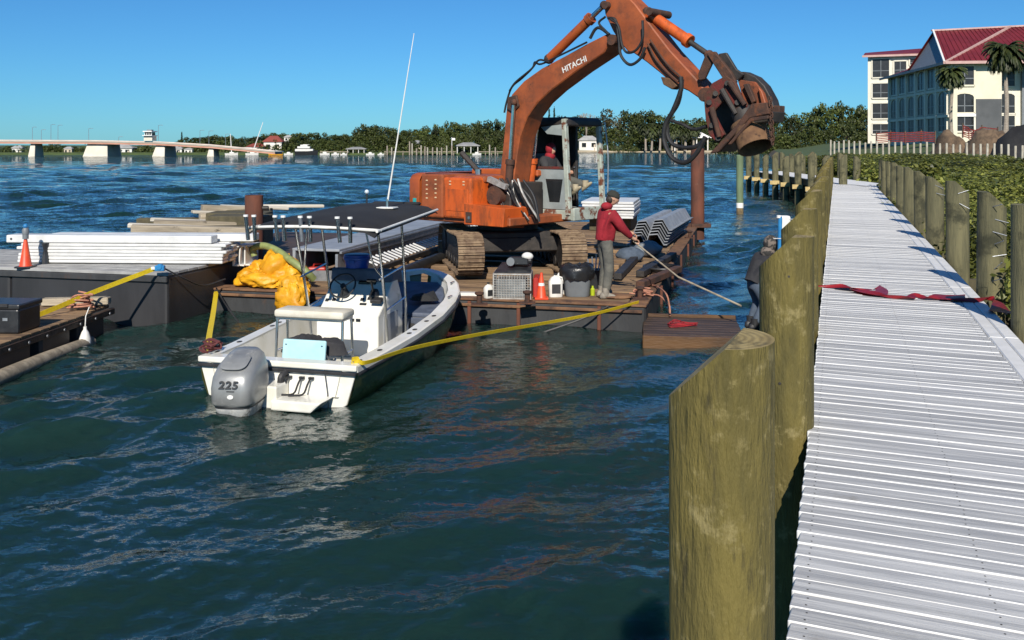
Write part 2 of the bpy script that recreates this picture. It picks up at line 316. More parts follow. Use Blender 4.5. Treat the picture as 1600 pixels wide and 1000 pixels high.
# ================================================================ water
def make_water():
    rows = [1.0, 1.6, 2.2, 2.8, 3.4, 4.0, 4.5, 5.0, 5.4]
    p = 2880 / 5.6
    while p > 2880 / 34: rows.append(2880 / p); p -= 0.85
    while p > 2880 / 270: rows.append(2880 / p); p -= 0.32
    d = rows[-1]
    while d < 6000: d *= 1.04; rows.append(d)
    D = np.array(rows); s = np.linspace(-1, 1, 760); s = 0.72 * s + 0.10 * s ** 3
    X = D[:, None] * s[None, :]; Y = np.repeat(D[:, None], len(s), 1)
    dr = np.gradient(D)[:, None]; dc = (D * 1.5 / len(s))[:, None]; sp = np.maximum(dr, dc)
    Z = np.zeros_like(X); DX = np.zeros_like(X); DY = np.zeros_like(X)
    amp_mod = 0.55 + 0.45 * (np.sin(X * .55 + 1.3) * np.sin(Y * .41 + .4) + .6 * np.sin(X * .23 - Y * .31 + 2))
    calm = 1 - .45 * np.exp(-(((X - 0) / 5) ** 2 + ((Y - 15) / 2.5) ** 2))
    for i in range(64):
        lam = 0.14 * (2.8 / 0.14) ** rng.random()
        th = R(122) + rng.normal(0, .42 if lam > .7 else .8); k = 2 * np.pi / lam
        a = (0.0085 if lam < .8 else .0145) * min(lam, 1.4) ** 1.0 * rng.uniform(.5, 1.3) * (1.0 if lam < 1.4 else .7)
        wgt = np.clip((lam / sp - 2.2) / 2.0, 0, 1)
        ph = k * (X * math.cos(th) + Y * math.sin(th)) + rng.random() * 6.283
        Z += a * wgt * np.sin(ph); q = .8 * a * wgt * np.cos(ph); DX += q * math.cos(th); DY += q * math.sin(th)
    open_ = np.clip((Y - 18) / 40, 0, 1)                      # larger wind waves out in the open bay
    for i in range(56):
        lam = 1.1 * (9 / 1.1) ** rng.random(); th = R(112) + rng.normal(0, .5); k = 2 * np.pi / lam
        a = 0.0076 * lam ** .9 * rng.uniform(.5, 1.3); wgt = np.clip((lam / np.maximum(dr, dc * 1.0) - 2.2) / 2.0, 0, 1) * open_
        ph = k * (X * math.cos(th) + Y * math.sin(th)) + rng.random() * 6.283
        Z += a * wgt * np.sin(ph); q = .7 * a * wgt * np.cos(ph); DX += q * math.cos(th); DY += q * math.sin(th)
    f = np.clip(amp_mod, .35, 1.3) * calm; Z *= f; DX *= f; DY *= f
    n, m = X.shape
    co = np.stack([X + DX, Y + DY, Z], -1).reshape(-1, 3).astype(np.float32)
    ii = np.arange(n * m).reshape(n, m)
    fa = np.stack([ii[:-1, :-1], ii[:-1, 1:], ii[1:, 1:], ii[1:, :-1]], -1).reshape(-1, 4)
    me = bpy.data.meshes.new('water'); me.vertices.add(n * m); me.vertices.foreach_set('co', co.ravel())
    me.loops.add(fa.size); me.loops.foreach_set('vertex_index', fa.ravel().astype(np.int32))
    me.polygons.add(len(fa)); me.polygons.foreach_set('loop_start', np.arange(0, fa.size, 4, dtype=np.int32))
    me.polygons.foreach_set('use_smooth', np.ones(len(fa), dtype=bool)); me.update(); me.validate()
    mt = bpy.data.materials.new('bay_water'); mt.use_nodes = True; t = mt.node_tree; N = t.nodes; L = t.links; b = N['Principled BSDF']
    tc = N.new('ShaderNodeTexCoord')
    def nz(sc, st, det=4):
        mp = N.new('ShaderNodeMapping'); mp.inputs['Scale'].default_value = st; mp.inputs['Rotation'].default_value = (0, 0, R(-32)); L.new(tc.outputs['Object'], mp.inputs[0])
        q = N.new('ShaderNodeTexNoise'); q.inputs['Scale'].default_value = sc; q.inputs['Detail'].default_value = det; q.inputs['Roughness'].default_value = .55; L.new(mp.outputs[0], q.inputs['Vector']); return q
    big = nz(.25, (1, 1, 1), 3); x = N.new('ShaderNodeMix'); x.data_type = 'RGBA'
    x.inputs[6].default_value = (.006, .024, .022, 1); x.inputs[7].default_value = (.012, .034, .027, 1); L.new(big.outputs[0], x.inputs['Factor']); L.new(x.outputs[2], b.inputs['Base Color']); b.inputs['Subsurface Weight'].default_value = 1.0; b.inputs['Subsurface Radius'].default_value = (.4, .8, .8); b.inputs['Subsurface Scale'].default_value = 2.0   # murky water softens shadows
    b.inputs['Roughness'].default_value = .04; b.inputs['IOR'].default_value = 1.33; b.inputs['Specular IOR Level'].default_value = .5
    sx_ = N.new('ShaderNodeSeparateXYZ'); L.new(tc.outputs['Object'], sx_.inputs[0]); chop = N.new('ShaderNodeMapRange'); chop.inputs['From Min'].default_value = 16; chop.inputs['From Max'].default_value = 200; chop.inputs['To Min'].default_value = 1.0; chop.inputs['To Max'].default_value = 11.0; L.new(sx_.outputs[1], chop.inputs[0])   # the open bay is choppier than the lee of the barge
    geo = N.new('ShaderNodeNewGeometry'); acc = geo.outputs['Normal']
    for sc, st, k in ((.45, (1, 2.0, 1), .25), (1.7, (1, 2.0, 1), .25), (7.0, (1, 2.4, 1), .42), (22, (1, 2.2, 1), .42), (60, (1, 1.6, 1), .22)):
        q = nz(sc, st, 3); sb = N.new('ShaderNodeVectorMath'); sb.operation = 'SUBTRACT'; sb.inputs[1].default_value = (.5, .5, .5); L.new(q.outputs['Color'], sb.inputs[0])
        ml = N.new('ShaderNodeVectorMath'); ml.operation = 'MULTIPLY'; ml.inputs[1].default_value = (k, k, 0); L.new(sb.outputs[0], ml.inputs[0])
        ad = N.new('ShaderNodeVectorMath'); ad.operation = 'ADD'; sc_ = N.new('ShaderNodeVectorMath'); sc_.operation = 'SCALE'; L.new(ml.outputs[0], sc_.inputs[0]); L.new(chop.outputs[0], sc_.inputs['Scale']); L.new(acc, ad.inputs[0]); L.new(sc_.outputs[0], ad.inputs[1]); acc = ad.outputs[0]
    nm = N.new('ShaderNodeVectorMath'); nm.operation = 'NORMALIZE'; L.new(acc, nm.inputs[0])
    L.new(nm.outputs[0], b.inputs['Normal']); me.materials.append(mt)
    o = link('water', me); tag(o, 'dark teal bay water with choppy ripples', None, None, 'structure')
make_water()

# ================================================================ leaves
def leaf_mesh(name, blobs, n, size, m, aspect=.5, shell=.55, up=.35, seed=1, droop=0.0):
    g = np.random.default_rng(seed); bl = np.array(blobs, dtype=float)
    wts = (bl[:, 3] * bl[:, 4] + bl[:, 3] * bl[:, 5] + bl[:, 4] * bl[:, 5]); wts /= wts.sum()
    k = g.choice(len(bl), n, p=wts); d = g.normal(size=(n, 3)); d /= np.linalg.norm(d, axis=1)[:, None]
    r = shell + (1 - shell) * g.random(n) ** .6
    r *= 1 + .12 * g.normal(size=n)
    c = bl[k, :3] + d * r[:, None] * bl[k, 3:6]
    nn = d + g.normal(scale=.6, size=(n, 3)); nn[:, 2] += up; nn /= np.linalg.norm(nn, axis=1)[:, None]
    a = np.cross(nn, g.normal(size=(n, 3))); a /= np.linalg.norm(a, axis=1)[:, None]; b = np.cross(nn, a)
    s = size * g.uniform(.6, 1.3, n)[:, None]; la = a * s * .5; lb = b * s * .5 * aspect
    v = np.stack([c - la, c + lb + la * .1, c + la, c - lb + la * .1], 1).reshape(-1, 3)
    me = bpy.data.meshes.new(name); me.vertices.add(4 * n); me.vertices.foreach_set('co', v.astype(np.float32).ravel())
    me.loops.add(4 * n); me.loops.foreach_set('vertex_index', np.arange(4 * n, dtype=np.int32)); me.polygons.add(n)
    me.polygons.foreach_set('loop_start', np.arange(0, 4 * n, 4, dtype=np.int32)); me.update(); me.materials.append(m); return me
leaf_hedge = leafmat('hedge_leaf', (.05, .072, .013), (.30, .31, .07), .42, .36)
leaf_dark = leafmat('oak_leaf', (.022, .038, .010), (.085, .10, .026), .55, .25)
leaf_mid = leafmat('broad_leaf', (.035, .058, .013), (.12, .14, .032), .55, .25)
leaf_brown = leafmat('bronze_leaf', (.05, .045, .018), (.10, .085, .03), .6, .25)
leaf_pine = leafmat('pine_leaf', (.008, .022, .010), (.022, .045, .016), .6, .15)
palm_leaf = leafmat('palm_leaf', (.025, .04, .012), (.07, .085, .025), .5, .25)
bark = mat('bark', (.13, .10, .07), (.07, .055, .04), 6, .9, bump=.5, stretch=(1, 1, .3))
bark_pale = mat('palm_trunk', (.36, .31, .25), (.24, .20, .16), 9, .9, bump=.5, stretch=(.5, .5, 2))

# ================================================================ land
mud = mat('shore_earth', (.075, .062, .038), (.045, .04, .025), .8, .95, bump=.5, bscale=3)
grass = mat('lawn', (.07, .10, .025), (.045, .07, .018), .5, .9, bump=.4, bscale=6)
sand = mat('sand', (.50, .42, .29), (.40, .33, .22), .5, .95, bump=.2, bscale=3)
def xb(D):          # where the near shore begins, metres right of the lens
    if D < 41: return (2.05 + .3208 * D) / .9472
    if D < 62: return 16.05 + (D - 41) * .075
    return 17.6 + (D - 62) * .262
def gz(D, s):       # height of the near land, s metres in from its edge
    ss = lambda t: max(0, min(1, t)) ** 2 * (3 - 2 * max(0, min(1, t)))
    return -.25 + .55 * ss(s / 1.2) + 1.2 * ss((D - 30) / 30) * ss(s / 3) + 1.9 * ss((D - 62) / 40) * ss((s - 6) / 16)
mb = MB(); Ds = [-4, 0, 3, 6, 9, 12, 16, 20, 25, 30, 36, 41, 46, 52, 58, 62, 68, 76, 85, 95, 105, 118, 135, 160, 200, 260, 320]
Ss = [-1.5, 0, .6, 1.2, 2, 3, 5, 7, 10, 14, 18, 24, 32, 45, 65, 95, 150, 260]
mb.add([(xb(D) + s, D, gz(D, s) if s >= 0 else -1.0) for D in Ds for s in Ss],
       [(i * len(Ss) + j, i * len(Ss) + j + 1, (i + 1) * len(Ss) + j + 1, (i + 1) * len(Ss) + j) for i in range(len(Ds) - 1) for j in range(len(Ss) - 1)])
ground_mats = [mud, grass]
o = mb.build('ground', ground_mats, smooth=60, slot=lambda f: 1 if f.calc_center_median().y > 52 and f.calc_center_median().z > 1.2 else 0)
tag(o, 'dark earth and lawn of the near shore', None, None, 'structure')
FS = [(-700, 330), (-260, 285), (-80, 281), (0, 284), (8, 300), (20, 372), (44, 392), (70, 385), (110, 320), (160, 315), (500, 330)]
mb = MB(); v = []; f = []
for i, (x, y) in enumerate(FS):
    v += [(x, y - .6, -.8), (x, y, .12), (x * 1.004, y + 6, .7), (x * 1.3, y + 90, 1.3), (x * 2.2, y + 900, 2)]
for i in range(len(FS) - 1):
    for j in range(4): f.append((i * 5 + j, (i + 1) * 5 + j, (i + 1) * 5 + j + 1, i * 5 + j + 1))
mb.add(v, f); o = mb.build('terrain', [grass, sand], smooth=60, slot=lambda q: 1 if q.calc_center_median().z < .6 and 5 < q.calc_center_median().x < 95 else 0)
tag(o, 'low far shore across the bay with a strip of sand', None, None, 'structure')

# ================================================================ walkway
WF = Frame((0, 0, 0), -math.degrees(math.atan2(508, 1500)))
DZ = 1.35; V0, V1, V2 = -.16, 1.232, 1.47
walk = thing('walkway', 'long boardwalk of white edged grey boards between two rows of timber piles', 'walkway', (0, 0, 0), WF.rot)
PT = .116
bm_ = MB().box((0, 0, -.019), (V1 - V0 - .004, PT - .005, .038))
for sx in (-.64, 0, .64):
    for sy in (-.028, .028): bm_.add([(sx + .0045 * math.cos(a), sy + .0045 * math.sin(a), .0006) for a in np.linspace(0, 2 * math.pi, 7)[:-1]], [(0, 1, 2, 3, 4, 5)])
plank_me = bm_.mesh('plank', [deck_grey, deck_white, dark_steel], .0035, 50, 1, slot=lambda f: 2 if len(f.verts) == 6 and f.calc_area() < .0002 else 0 if f.normal.z > .9 else 1)
umax = 44.0; n_pl = 0; rest = MB(); u = 1.6
while u < umax:
    # the far end is mitred where the walk bends
    w_end = V1 if u < 40.8 else V1 - (u - 40.8) * .45
    if n_pl < 298:
        o = link('plank', plank_me, walk, ((V0 + V1) / 2 + random.uniform(-.004, .004), u, DZ + random.uniform(-.0025, .0025)), (random.uniform(-.008, .008) - .010, random.uniform(-.0015, .0015), R(-5.0) + random.uniform(-.003, .003)))
        n_pl += 1
    else:
        x0 = V0; x1 = w_end; m = Matrix.Rotation(R(-5), 3, 'Z'); rest.box(((x0 + x1) / 2, u, DZ - .019), (x1 - x0, PT - .008, .038), m)
    u += PT
o = rest.build('far_planking', [deck_grey, deck_white], walk, .012, 50, 1, slot=lambda f: 0 if f.normal.z > .9 else 1); tag(o, kind='stuff')
bp_me = MB().box((0, 0, -.019), (.115, 3.04, .038)).mesh('border_plank', [deck_grey, deck_white], .010, 50, 1, slot=lambda f: 1)
for k in range(14):
    for c in range(2): link('border_plank', bp_me, walk, (V1 + .062 + c * .119, 1.5 + 3.05 * k, DZ + .0015 * c))
for vv in (-.02, .62, 1.30):
    MB().box((vv, 22, DZ - .17), (.07, 46, .24)).build('stringer', under_wood, walk)
UB = [2.85 + 3.05 * k for k in range(-1, 14)]
capm = MB().box(((V0 + V2) / 2, 0, DZ - .39), (V2 - V0 + .9, .14, .19)).mesh('cross_cap', under_wood)
for u in UB: link('cross_cap', capm, walk, (0, u + .235, 0))

def pile_meshes(r, h_top, flip, seed, chamfer=.62):
    g = random.Random(seed); bm = bmesh.new(); seg = 28; zs = [-2.2, -1.2, -.3, .3, .8, 1.3, 1.8, 2.2, h_top + .2]; rings = []
    ph = g.random() * 6
    for z in zs:
        ring = []
        for i in range(seg):
            t = 2 * math.pi * i / seg; q = r * (1 + .018 * math.sin(2 * t + ph) + .014 * math.sin(3 * t + z * 1.3 + ph) + g.uniform(-.007, .007)) * (1 - .012 * (h_top - z) / 3)
            ring.append(bm.verts.new((q * math.cos(t), q * math.sin(t), z)))
        rings.append(ring)
    for k in range(len(zs) - 1):
        for i in range(seg): bm.faces.new((rings[k][i], rings[k][(i + 1) % seg], rings[k + 1][(i + 1) % seg], rings[k + 1][i]))
    bm.faces.new(list(reversed(rings[0]))); bm.faces.new(rings[-1])
    def cut(co, no):
        gm = bmesh.ops.bisect_plane(bm, geom=bm.verts[:] + bm.edges[:] + bm.faces[:], plane_co=co, plane_no=no, clear_outer=True)
        eds = [e for e in gm['geom_cut'] if isinstance(e, bmesh.types.BMEdge)]
        bmesh.ops.contextual_create(bm, geom=eds)
    cut((0, 0, h_top), (g.uniform(-.04, .04), g.uniform(-.05, .03), 1))
    cut((flip * r * .26, 0, h_top), (-flip * .86, g.uniform(-.06, .06), .9))
    bm.normal_update()
    for q in bm.faces:
        q.smooth = True; q.material_index = 1 if q.normal.z > .3 else 0
    me = bpy.data.meshes.new('shaft'); bm.to_mesh(me); bm.free(); me.set_sharp_from_angle(angle=R(30)); return me
def pile_with_parts(name, label, group, frame, x, y, top, flip, seed, mats, r=.155, tilt=(0, 0)):
    t = thing(name, label, 'pile', frame.out((x, y, 0)), frame.rot, group); t.rotation_euler = (tilt[0], tilt[1], frame.rot)
    me = pile_meshes(r, top, flip, seed); [me.materials.append(q) for q in mats]; link('shaft', me, t); return t
bolt_me = MB().lathe([(.009, 0), (.009, .006), (.006, .009)], seg=8).mesh('bolt', dark_steel)
spike_me = MB().cyl((0, 0, 0), (.15, 0, 0), .005, seg=6).mesh('spike', galv)
nth = ['first', 'second', 'third', 'fourth', 'fifth', 'sixth', 'seventh', 'eighth', 'ninth', 'tenth', 'eleventh', 'twelfth', 'thirteenth', 'fourteenth', 'fifteenth']
for k, u in enumerate(UB):
    if k:
        lab = {1: 'broad olive pile beside the grey boards with a pale slanted cut top', 2: 'tall olive pile with a knot and one bolt hole beside the red ribbon'}.get(k, f'slant topped water side pile, {nth[k - 4]} one beyond the red ribbon' if k > 3 else 'slant topped water side pile just before the red ribbon')
        t = pile_with_parts('timber_pile', lab, 'piles on the water side of the boardwalk', WF, -.318 + random.uniform(-.015, .015) + (.035 if k == 2 else 0), u, 2.45 + random.uniform(-.03, .03) - (.03 if k == 1 else 0), 1, 40 + k, [pile_wood, pile_cut], .155 + random.uniform(-.006, .006), (random.uniform(-.008, .008), random.uniform(-.008, .008)))
        if 1 < k < 7:
            o = link('bolt', bolt_me, t, (.02 + .03 * (k % 2), -.152, 2.18 + .03 * (k % 3)), (R(90), 0, 0))
            o = link('bolt', bolt_me, t, (-.03, -.152, 1.62), (R(90), 0, 0))
            if k > 2: link('spike', spike_me, t, (-.22, -.05, 2.16 - .05 * (k % 3)), (0, 0, .2))
    if u < 8 or u > 42: continue
    t = pile_with_parts('timber_pile', f'grey green shrub side pile, {nth[max(k - 4, 0)]} one beyond the red ribbon' if k > 4 else 'grey green shrub side pile before the red ribbon' if k != 4 else 'grey green pile with rows of long spikes sticking out beside the shrubs',
                        'piles on the shrub side of the boardwalk', WF, 1.645 + random.uniform(-.02, .02), u + (.72 if k == 3 else .12), 2.45 + random.uniform(-.04, .04), -1, 80 + k, [pile_dark, pile_dark], .155, (random.uniform(-.01, .01), random.uniform(-.01, .01)))
    if k in (4, 5, 6):
        for j in range(7 if k == 4 else 2):
            link('spike', spike_me, t, (-.01 + .02 * (j % 2), -.16, 2.3 - .14 * j), (0, R(random.uniform(-40, 30)), R(random.choice((-20, -60, 10)))))
# the bent second stretch
SF = Frame(WF.out((V0, 44.3, 0)), -3.3)
walk2 = thing('walkway', 'far stretch of white boardwalk beyond the bend', 'walkway', SF.o, SF.rot)
p2me = MB().box((.85, 0, DZ - .02), (1.7, .29, .04)).mesh('plank', [deck_white], .006)
for k in range(-14, 60): link('plank', p2me, walk2, (.0, k * .3, 0))
for vv in (.1, .85, 1.6): MB().box((vv, 7, DZ - .2), (.08, 24, .3)).build('stringer', under_wood, walk2)
brm = MB().box((-.28, 0, .92), (.5, .10, .22)).mesh('brace_end', brace_pale, .01)
for k in range(9):
    for x, fl in ((-.2, 1), (1.9, -1)):
        if fl < 0 and k < 2: continue
        y = -2.2 + k * 2.6
        pile_with_parts('timber_pile', f'slant topped pile with a pale brace end, {nth[k]} after the boardwalk bend' if fl > 0 else f'grey shore side pile, {nth[k]} after the boardwalk bend',
                        'piles beyond the bend water side' if fl > 0 else 'piles beyond the bend shore side', SF, x, y, 2.5 + random.uniform(-.1, .15), fl, 120 + k * 2 + (fl > 0), [pile_dark, pile_cut], .17)
    link('brace_end', brm, walk2, (0.0, -2.2 + k * 2.6 - .2, 0))
# a lone pile in the water and pale rails beyond
lp = thing('mooring_pile', 'lone pale green mooring pile with a white band standing in open water', 'pile', G(1156, 335, 0))
h = P(1156, 243, lp.location.y).z
MB().lathe([(.15, -1.5), (.15, .28)], seg=16).build('lower_shaft', mat('barnacled_pile', (.22, .16, .08), (.12, .09, .05), 10, .9, bump=.5), lp)
MB().lathe([(.155, .28), (.155, .5)], seg=16).build('band', cone_white, lp)
MB().lathe([(.15, .5), (.15, h), (.11, h + .03)], seg=16).build('upper_shaft', mat('green_pile', (.16, .22, .12), (.11, .15, .08), 5, .8, stretch=(1, 1, .2)), lp)

# red ribbon over the boards
rp = [WF.to(G(px, py, DZ + .012)) for px, py in ((1283, 448), (1310, 449), (1345, 455), (1378, 450), (1372, 462), (1345, 456), (1375, 463), (1415, 467), (1432, 464), (1460, 468), (1488, 462), (1490, 470), (1520, 470), (1550, 467), (1558, 478), (1563, 490))]
pts = bez(rp, 70); mbr = MB(); wv = []
for i, q in enumerate(pts):
    a = i * .42; q.z = DZ + .016 + .014 * (1 + math.sin(i * .9)) * .6
    wv.append(Vector((.25 * math.cos(a * .3), .055 + .02 * math.sin(a), .035 * math.sin(a * 1.3))))
ribbon(mbr, pts, wv, .0025)
o = mbr.build('ribbon', red_ribbon, smooth=60); o.rotation_euler = (0, 0, WF.rot); tag(o, 'crumpled dark red ribbon lying across the boardwalk', 'ribbon')

# ================================================================ shrubs on the near shore
def shrub_var(seed, n, size):
    g = random.Random(seed); bl = []
    for i in range(9):
        a = g.random() * 6.28; q = g.random() ** .5 * .75
        bl.append((q * math.cos(a), q * math.sin(a), g.uniform(.6, 1.15), g.uniform(.38, .6), g.uniform(.38, .6), g.uniform(.3, .5)))
    bl.append((0, 0, .65, .95, .95, .6))
    return leaf_mesh('foliage', bl, n, size, leaf_hedge, .55, .6, .6, seed)
SHV = [shrub_var(5, 5200, .105), shrub_var(6, 5200, .105), shrub_var(7, 2600, .16), shrub_var(8, 2600, .16)]
stm = MB()
for i in range(7):
    a = i * .9; stm.tube(bez([(.1 * math.cos(a), .1 * math.sin(a), -.3), (.3 * math.cos(a), .3 * math.sin(a), .4), (.55 * math.cos(a), .55 * math.sin(a), .9)], 5), [.03, .028, .024, .02, .016, .01], 5)
stem_me = stm.mesh('stem', bark)
D = 7.6; nsh = 0
while D < 66:
    s = 1.0 - random.random() * .3
    while s < .184 * D / .947 + 1.9 and s < 12:
        x = xb(D) + s; near = D < 24
        tz = 1.48 + .28 * math.sin(D * .7 + s * 1.7) + random.uniform(-.5, .3) + (.3 if 34 < D < 46 and s < 6 else 0)
        g0 = gz(D, s); hh = max(tz - g0, .9)
        near_lab = 'dense yellow green shrub growing close beside the boardwalk piles' if s < 1.6 else 'yellow green shrub in the thicket between the boardwalk and the white posts'
        t = thing('shrub', near_lab, 'shrub', (x, D, g0), random.random() * 6.28, 'shrubs close to the boardwalk' if s < 1.6 else 'shrubs of the shore thicket')
        sc_ = (1.0 if near else 1.35) * random.uniform(.9, 1.15); t.scale = (sc_, sc_, hh / 1.45)
        link('foliage', SHV[random.choice((0, 1))] if D < 34 else SHV[random.choice((2, 3))], t)
        if near: link('stem', stem_me, t)
        s += 1.25 * sc_; nsh += 1
    D += 1.15 if D < 24 else 1.9
# white fence posts, bare and even
post_white = mat('white_post', (.45, .42, .35), (.30, .27, .21), 7, .8, bump=.3, stretch=(1, 1, .3))
fp_me = None
for i in range(34):
    t_ = i / 33; px = 1298 + (1620 - 1298) * t_ ** 1.15; Dp = 84 - 24 * t_
    base = P(px, 0, Dp); zt = EYE - ((220 + 8 * t_ ** 1.5 + random.uniform(-2.2, 2.2)) - HYP) / FPX * Dp
    g0 = gz(Dp, base.x - xb(Dp)); rr = .08
    o = MB().lathe([(rr, min(g0, zt - 1.3) - .3), (rr * .97, zt - .05), (rr * .8, zt)], (base.x, base.y, 0), 10).build('fence_post', post_white, base=True)
    tag(o, 'short white weathered post in the row behind the shrubs', 'post', 'white posts behind the shrubs')

# ================================================================ far trees
def crown_var(seed, n, kind):
    g = random.Random(seed); bl = []; m = {'dark': leaf_dark, 'mid': leaf_mid, 'brown': leaf_brown, 'pine': leaf_pine}[kind]
    if kind == 'pine':
        for i in range(7): bl.append((0, 0, .25 + i * .12, .22 - .025 * i, .22 - .025 * i, .10))
        return leaf_mesh('crown', bl, n, .09, m, .5, .3, .1, seed)
    for i in range(15):
        a = g.random() * 6.28; q = g.random() ** .5 * .36; z = g.uniform(.14, .86); q *= 1.1 - abs(z - .5) * .8
        bl.append((q * math.cos(a), q * math.sin(a), z, g.uniform(.11, .19), g.uniform(.11, .19), g.uniform(.08, .13)))
    bl.append((0, 0, .42, .34, .34, .34))
    return leaf_mesh('crown', bl, n, .068, m, .7, .55, .5, seed)
CV = {'dark': [crown_var(s, 1700, 'dark') for s in (21, 22, 23)], 'mid': [crown_var(s, 1700, 'mid') for s in (31, 32, 33)], 'brown': [crown_var(41, 1300, 'brown')], 'pine': [crown_var(51, 900, 'pine')]}
tr = MB().tube(bez([(0, 0, -.05), (.01, 0, .2), (-.01, .01, .5)], 6), [.03, .026, .022, .02, .017, .013, .008], 6)
for i in range(4):
    a = i * 1.6; tr.tube(bez([(0, 0, .26 + .04 * i), (.12 * math.cos(a), .12 * math.sin(a), .42 + .03 * i), (.22 * math.cos(a), .22 * math.sin(a), .6)], 4), [.014, .012, .009, .006, .004], 5)
trunk_me = tr.mesh('trunk', bark)
KN = {'dark': 'dark green', 'mid': 'mid green', 'brown': 'bronze tinted', 'pine': 'slim conical dark'}
def far_tree(px, ytop, D, wpx, kind, where, gbase=.6):
    X = (px - CXP) / FPX * D; zt = EYE - (ytop - HYP) / FPX * D; h_ = zt - gbase; W = wpx / FPX * D
    t = thing('pine_tree' if kind == 'pine' else 'broadleaf_tree', f'{KN[kind]} tree {where}', 'tree', (X, D, gbase), random.random() * 6.28, f'{KN[kind]} trees {where}')
    t.scale = (W / .95, W / .95, h_ / .98) if kind != 'pine' else (W / .45, W / .45, h_ / 1.05)
    link('crown', random.choice(CV[kind]), t); link('trunk', trunk_me, t)
def interp(x, tb):
    for (a, b), (c, d) in zip(tb, tb[1:]):
        if a <= x <= c: return b + (d - b) * (x - a) / (c - a)
    return tb[0][1] if x < tb[0][0] else tb[-1][1]
TL = [(284, 216), (300, 212), (350, 208), (400, 210), (430, 206), (470, 204), (500, 208), (540, 209), (556, 205), (575, 191), (600, 195), (640, 199), (680, 193), (720, 188), (780, 186), (800, 183)]
x = 286
while x < 815:
    y = interp(x, TL)
    far_tree(x, y + random.uniform(-2, 3), 305 + random.uniform(0, 14), random.uniform(30, 42), random.choice(('dark', 'dark', 'mid')), 'on the far shore left of the excavator' if False else 'in the far shore wood behind the small docks', .8)
    x += random.uniform(10, 14)
x = 292
while x < 800:
    y = interp(x, TL)
    far_tree(x, y + random.uniform(8, 15), 293 + random.uniform(0, 6), random.uniform(20, 30), random.choice(('dark', 'mid', 'mid')), 'low by the water behind the small docks', .7); x += random.uniform(13, 20)
far_tree(578, 190, 300, 44, 'mid', 'standing tallest behind the small docks', .7)
TL2 = [(820, 178), (850, 172), (880, 176), (900, 180), (930, 172), (950, 166), (965, 163), (990, 172), (1005, 167), (1030, 172), (1060, 180), (1100, 180), (1140, 176), (1200, 176), (1230, 168), (1262, 166), (1290, 156), (1310, 150), (1335, 157), (1365, 160)]
x = 825
while x < 1372:
    y = interp(x, TL2); Dd = 405 if x < 1120 else 330
    far_tree(x, y + random.uniform(-3, 5), Dd + random.uniform(0, 20), random.uniform(40, 58), 'brown' if 925 < x < 972 else random.choice(('dark', 'mid', 'dark')), 'behind the sandy beach' if x < 1120 else 'beyond the boardwalk bend', .9)
    x += random.uniform(17, 24)
x = 830
while x < 1372:
    y = interp(x, TL2); Dd = 398 if x < 1120 else 322
    far_tree(x, (y + 232) / 2 + random.uniform(-6, 8), Dd, random.uniform(32, 44), random.choice(('dark', 'mid', 'dark')), 'low at the back of the sandy beach' if x < 1120 else 'low beyond the boardwalk bend', .9); x += random.uniform(20, 28)
for px, yt in ((858, 170), (866, 168), (284, 206)): far_tree(px, yt, 400 if px > 600 else 318, 8 if px > 600 else 6, 'pine', 'rising above the far wood', .8)
for px, yt, wp in ((12, 227, 22), (30, 229, 18), (70, 226, 20), (82, 224, 26), (98, 226, 22), (116, 228, 20), (176, 227, 20), (186, 217, 5), (201, 218, 4), (212, 229, 18), (228, 226, 16), (262, 229, 18), (282, 228, 22), (304, 228, 20), (318, 226, 24), (345, 227, 22), (372, 228, 20), (20, 232, 24), (56, 231, 22), (90, 231, 24), (108, 233, 20), (125, 231, 20), (190, 233, 22), (220, 231, 20), (236, 230, 18), (272, 233, 20), (294, 232, 22), (335, 231, 24), (358, 232, 22), (-20, 226, 24), (-50, 225, 26)):
    far_tree(px, yt, 298 + random.uniform(0, 8), wp, random.choice(('mid', 'dark')), 'seen under the bridge', .5)
# scrub along the waterline closes the foot of the wood
for nm, pxs, Dd, lab in (('shore_scrub', (-60, 800), 289.5, 'low scrub along the far waterline'), ('beach_scrub', (820, 1380), 391, 'low scrub behind the beach')):
    bl = []
    px = pxs[0]
    while px < pxs[1]:
        d2 = Dd if px < 1120 else 318
        bl.append(((px - CXP) / FPX * d2, d2 + random.uniform(0, 3), .9, 2.0, 1.5, random.uniform(1.6, 3.4) if px > 280 else random.uniform(1.0, 2.2))); px += random.uniform(4, 9)
    o = link(nm, leaf_mesh(nm, bl, 11000, .7, leaf_mid, .7, .4, .4, 77)); tag(o, lab, 'scrub', None, 'stuff')
# bare tree
def bare_tree(px, ytop, D):
    t = thing('bare_tree', 'leafless pale branched tree above the excavator cab', 'tree', ((px - CXP) / FPX * D, D, .8)); mbt = MB(); H = EYE - (ytop - HYP) / FPX * D - .8; g = random.Random(3)
    def grow(p, d, L, r, lev):
        q = p + d * L; mbt.tube([p, (p + q) / 2 + Vector((g.uniform(-.1, .1), 0, 0)) * L, q], [r, r * .8, r * .6], 5)
        if lev < 4:
            for i in range(3):
                nd = (d + Vector((g.uniform(-.75, .75), g.uniform(-.75, .75), g.uniform(-.1, .35)))).normalized(); grow(q, nd, L * .68, r * .58, lev + 1)
    grow(Vector((0, 0, 0)), Vector((0, 0, 1)), H * .36, .45, 0); mbt.build('trunk', bark_pale, t)
bare_tree(916, 172, 392)
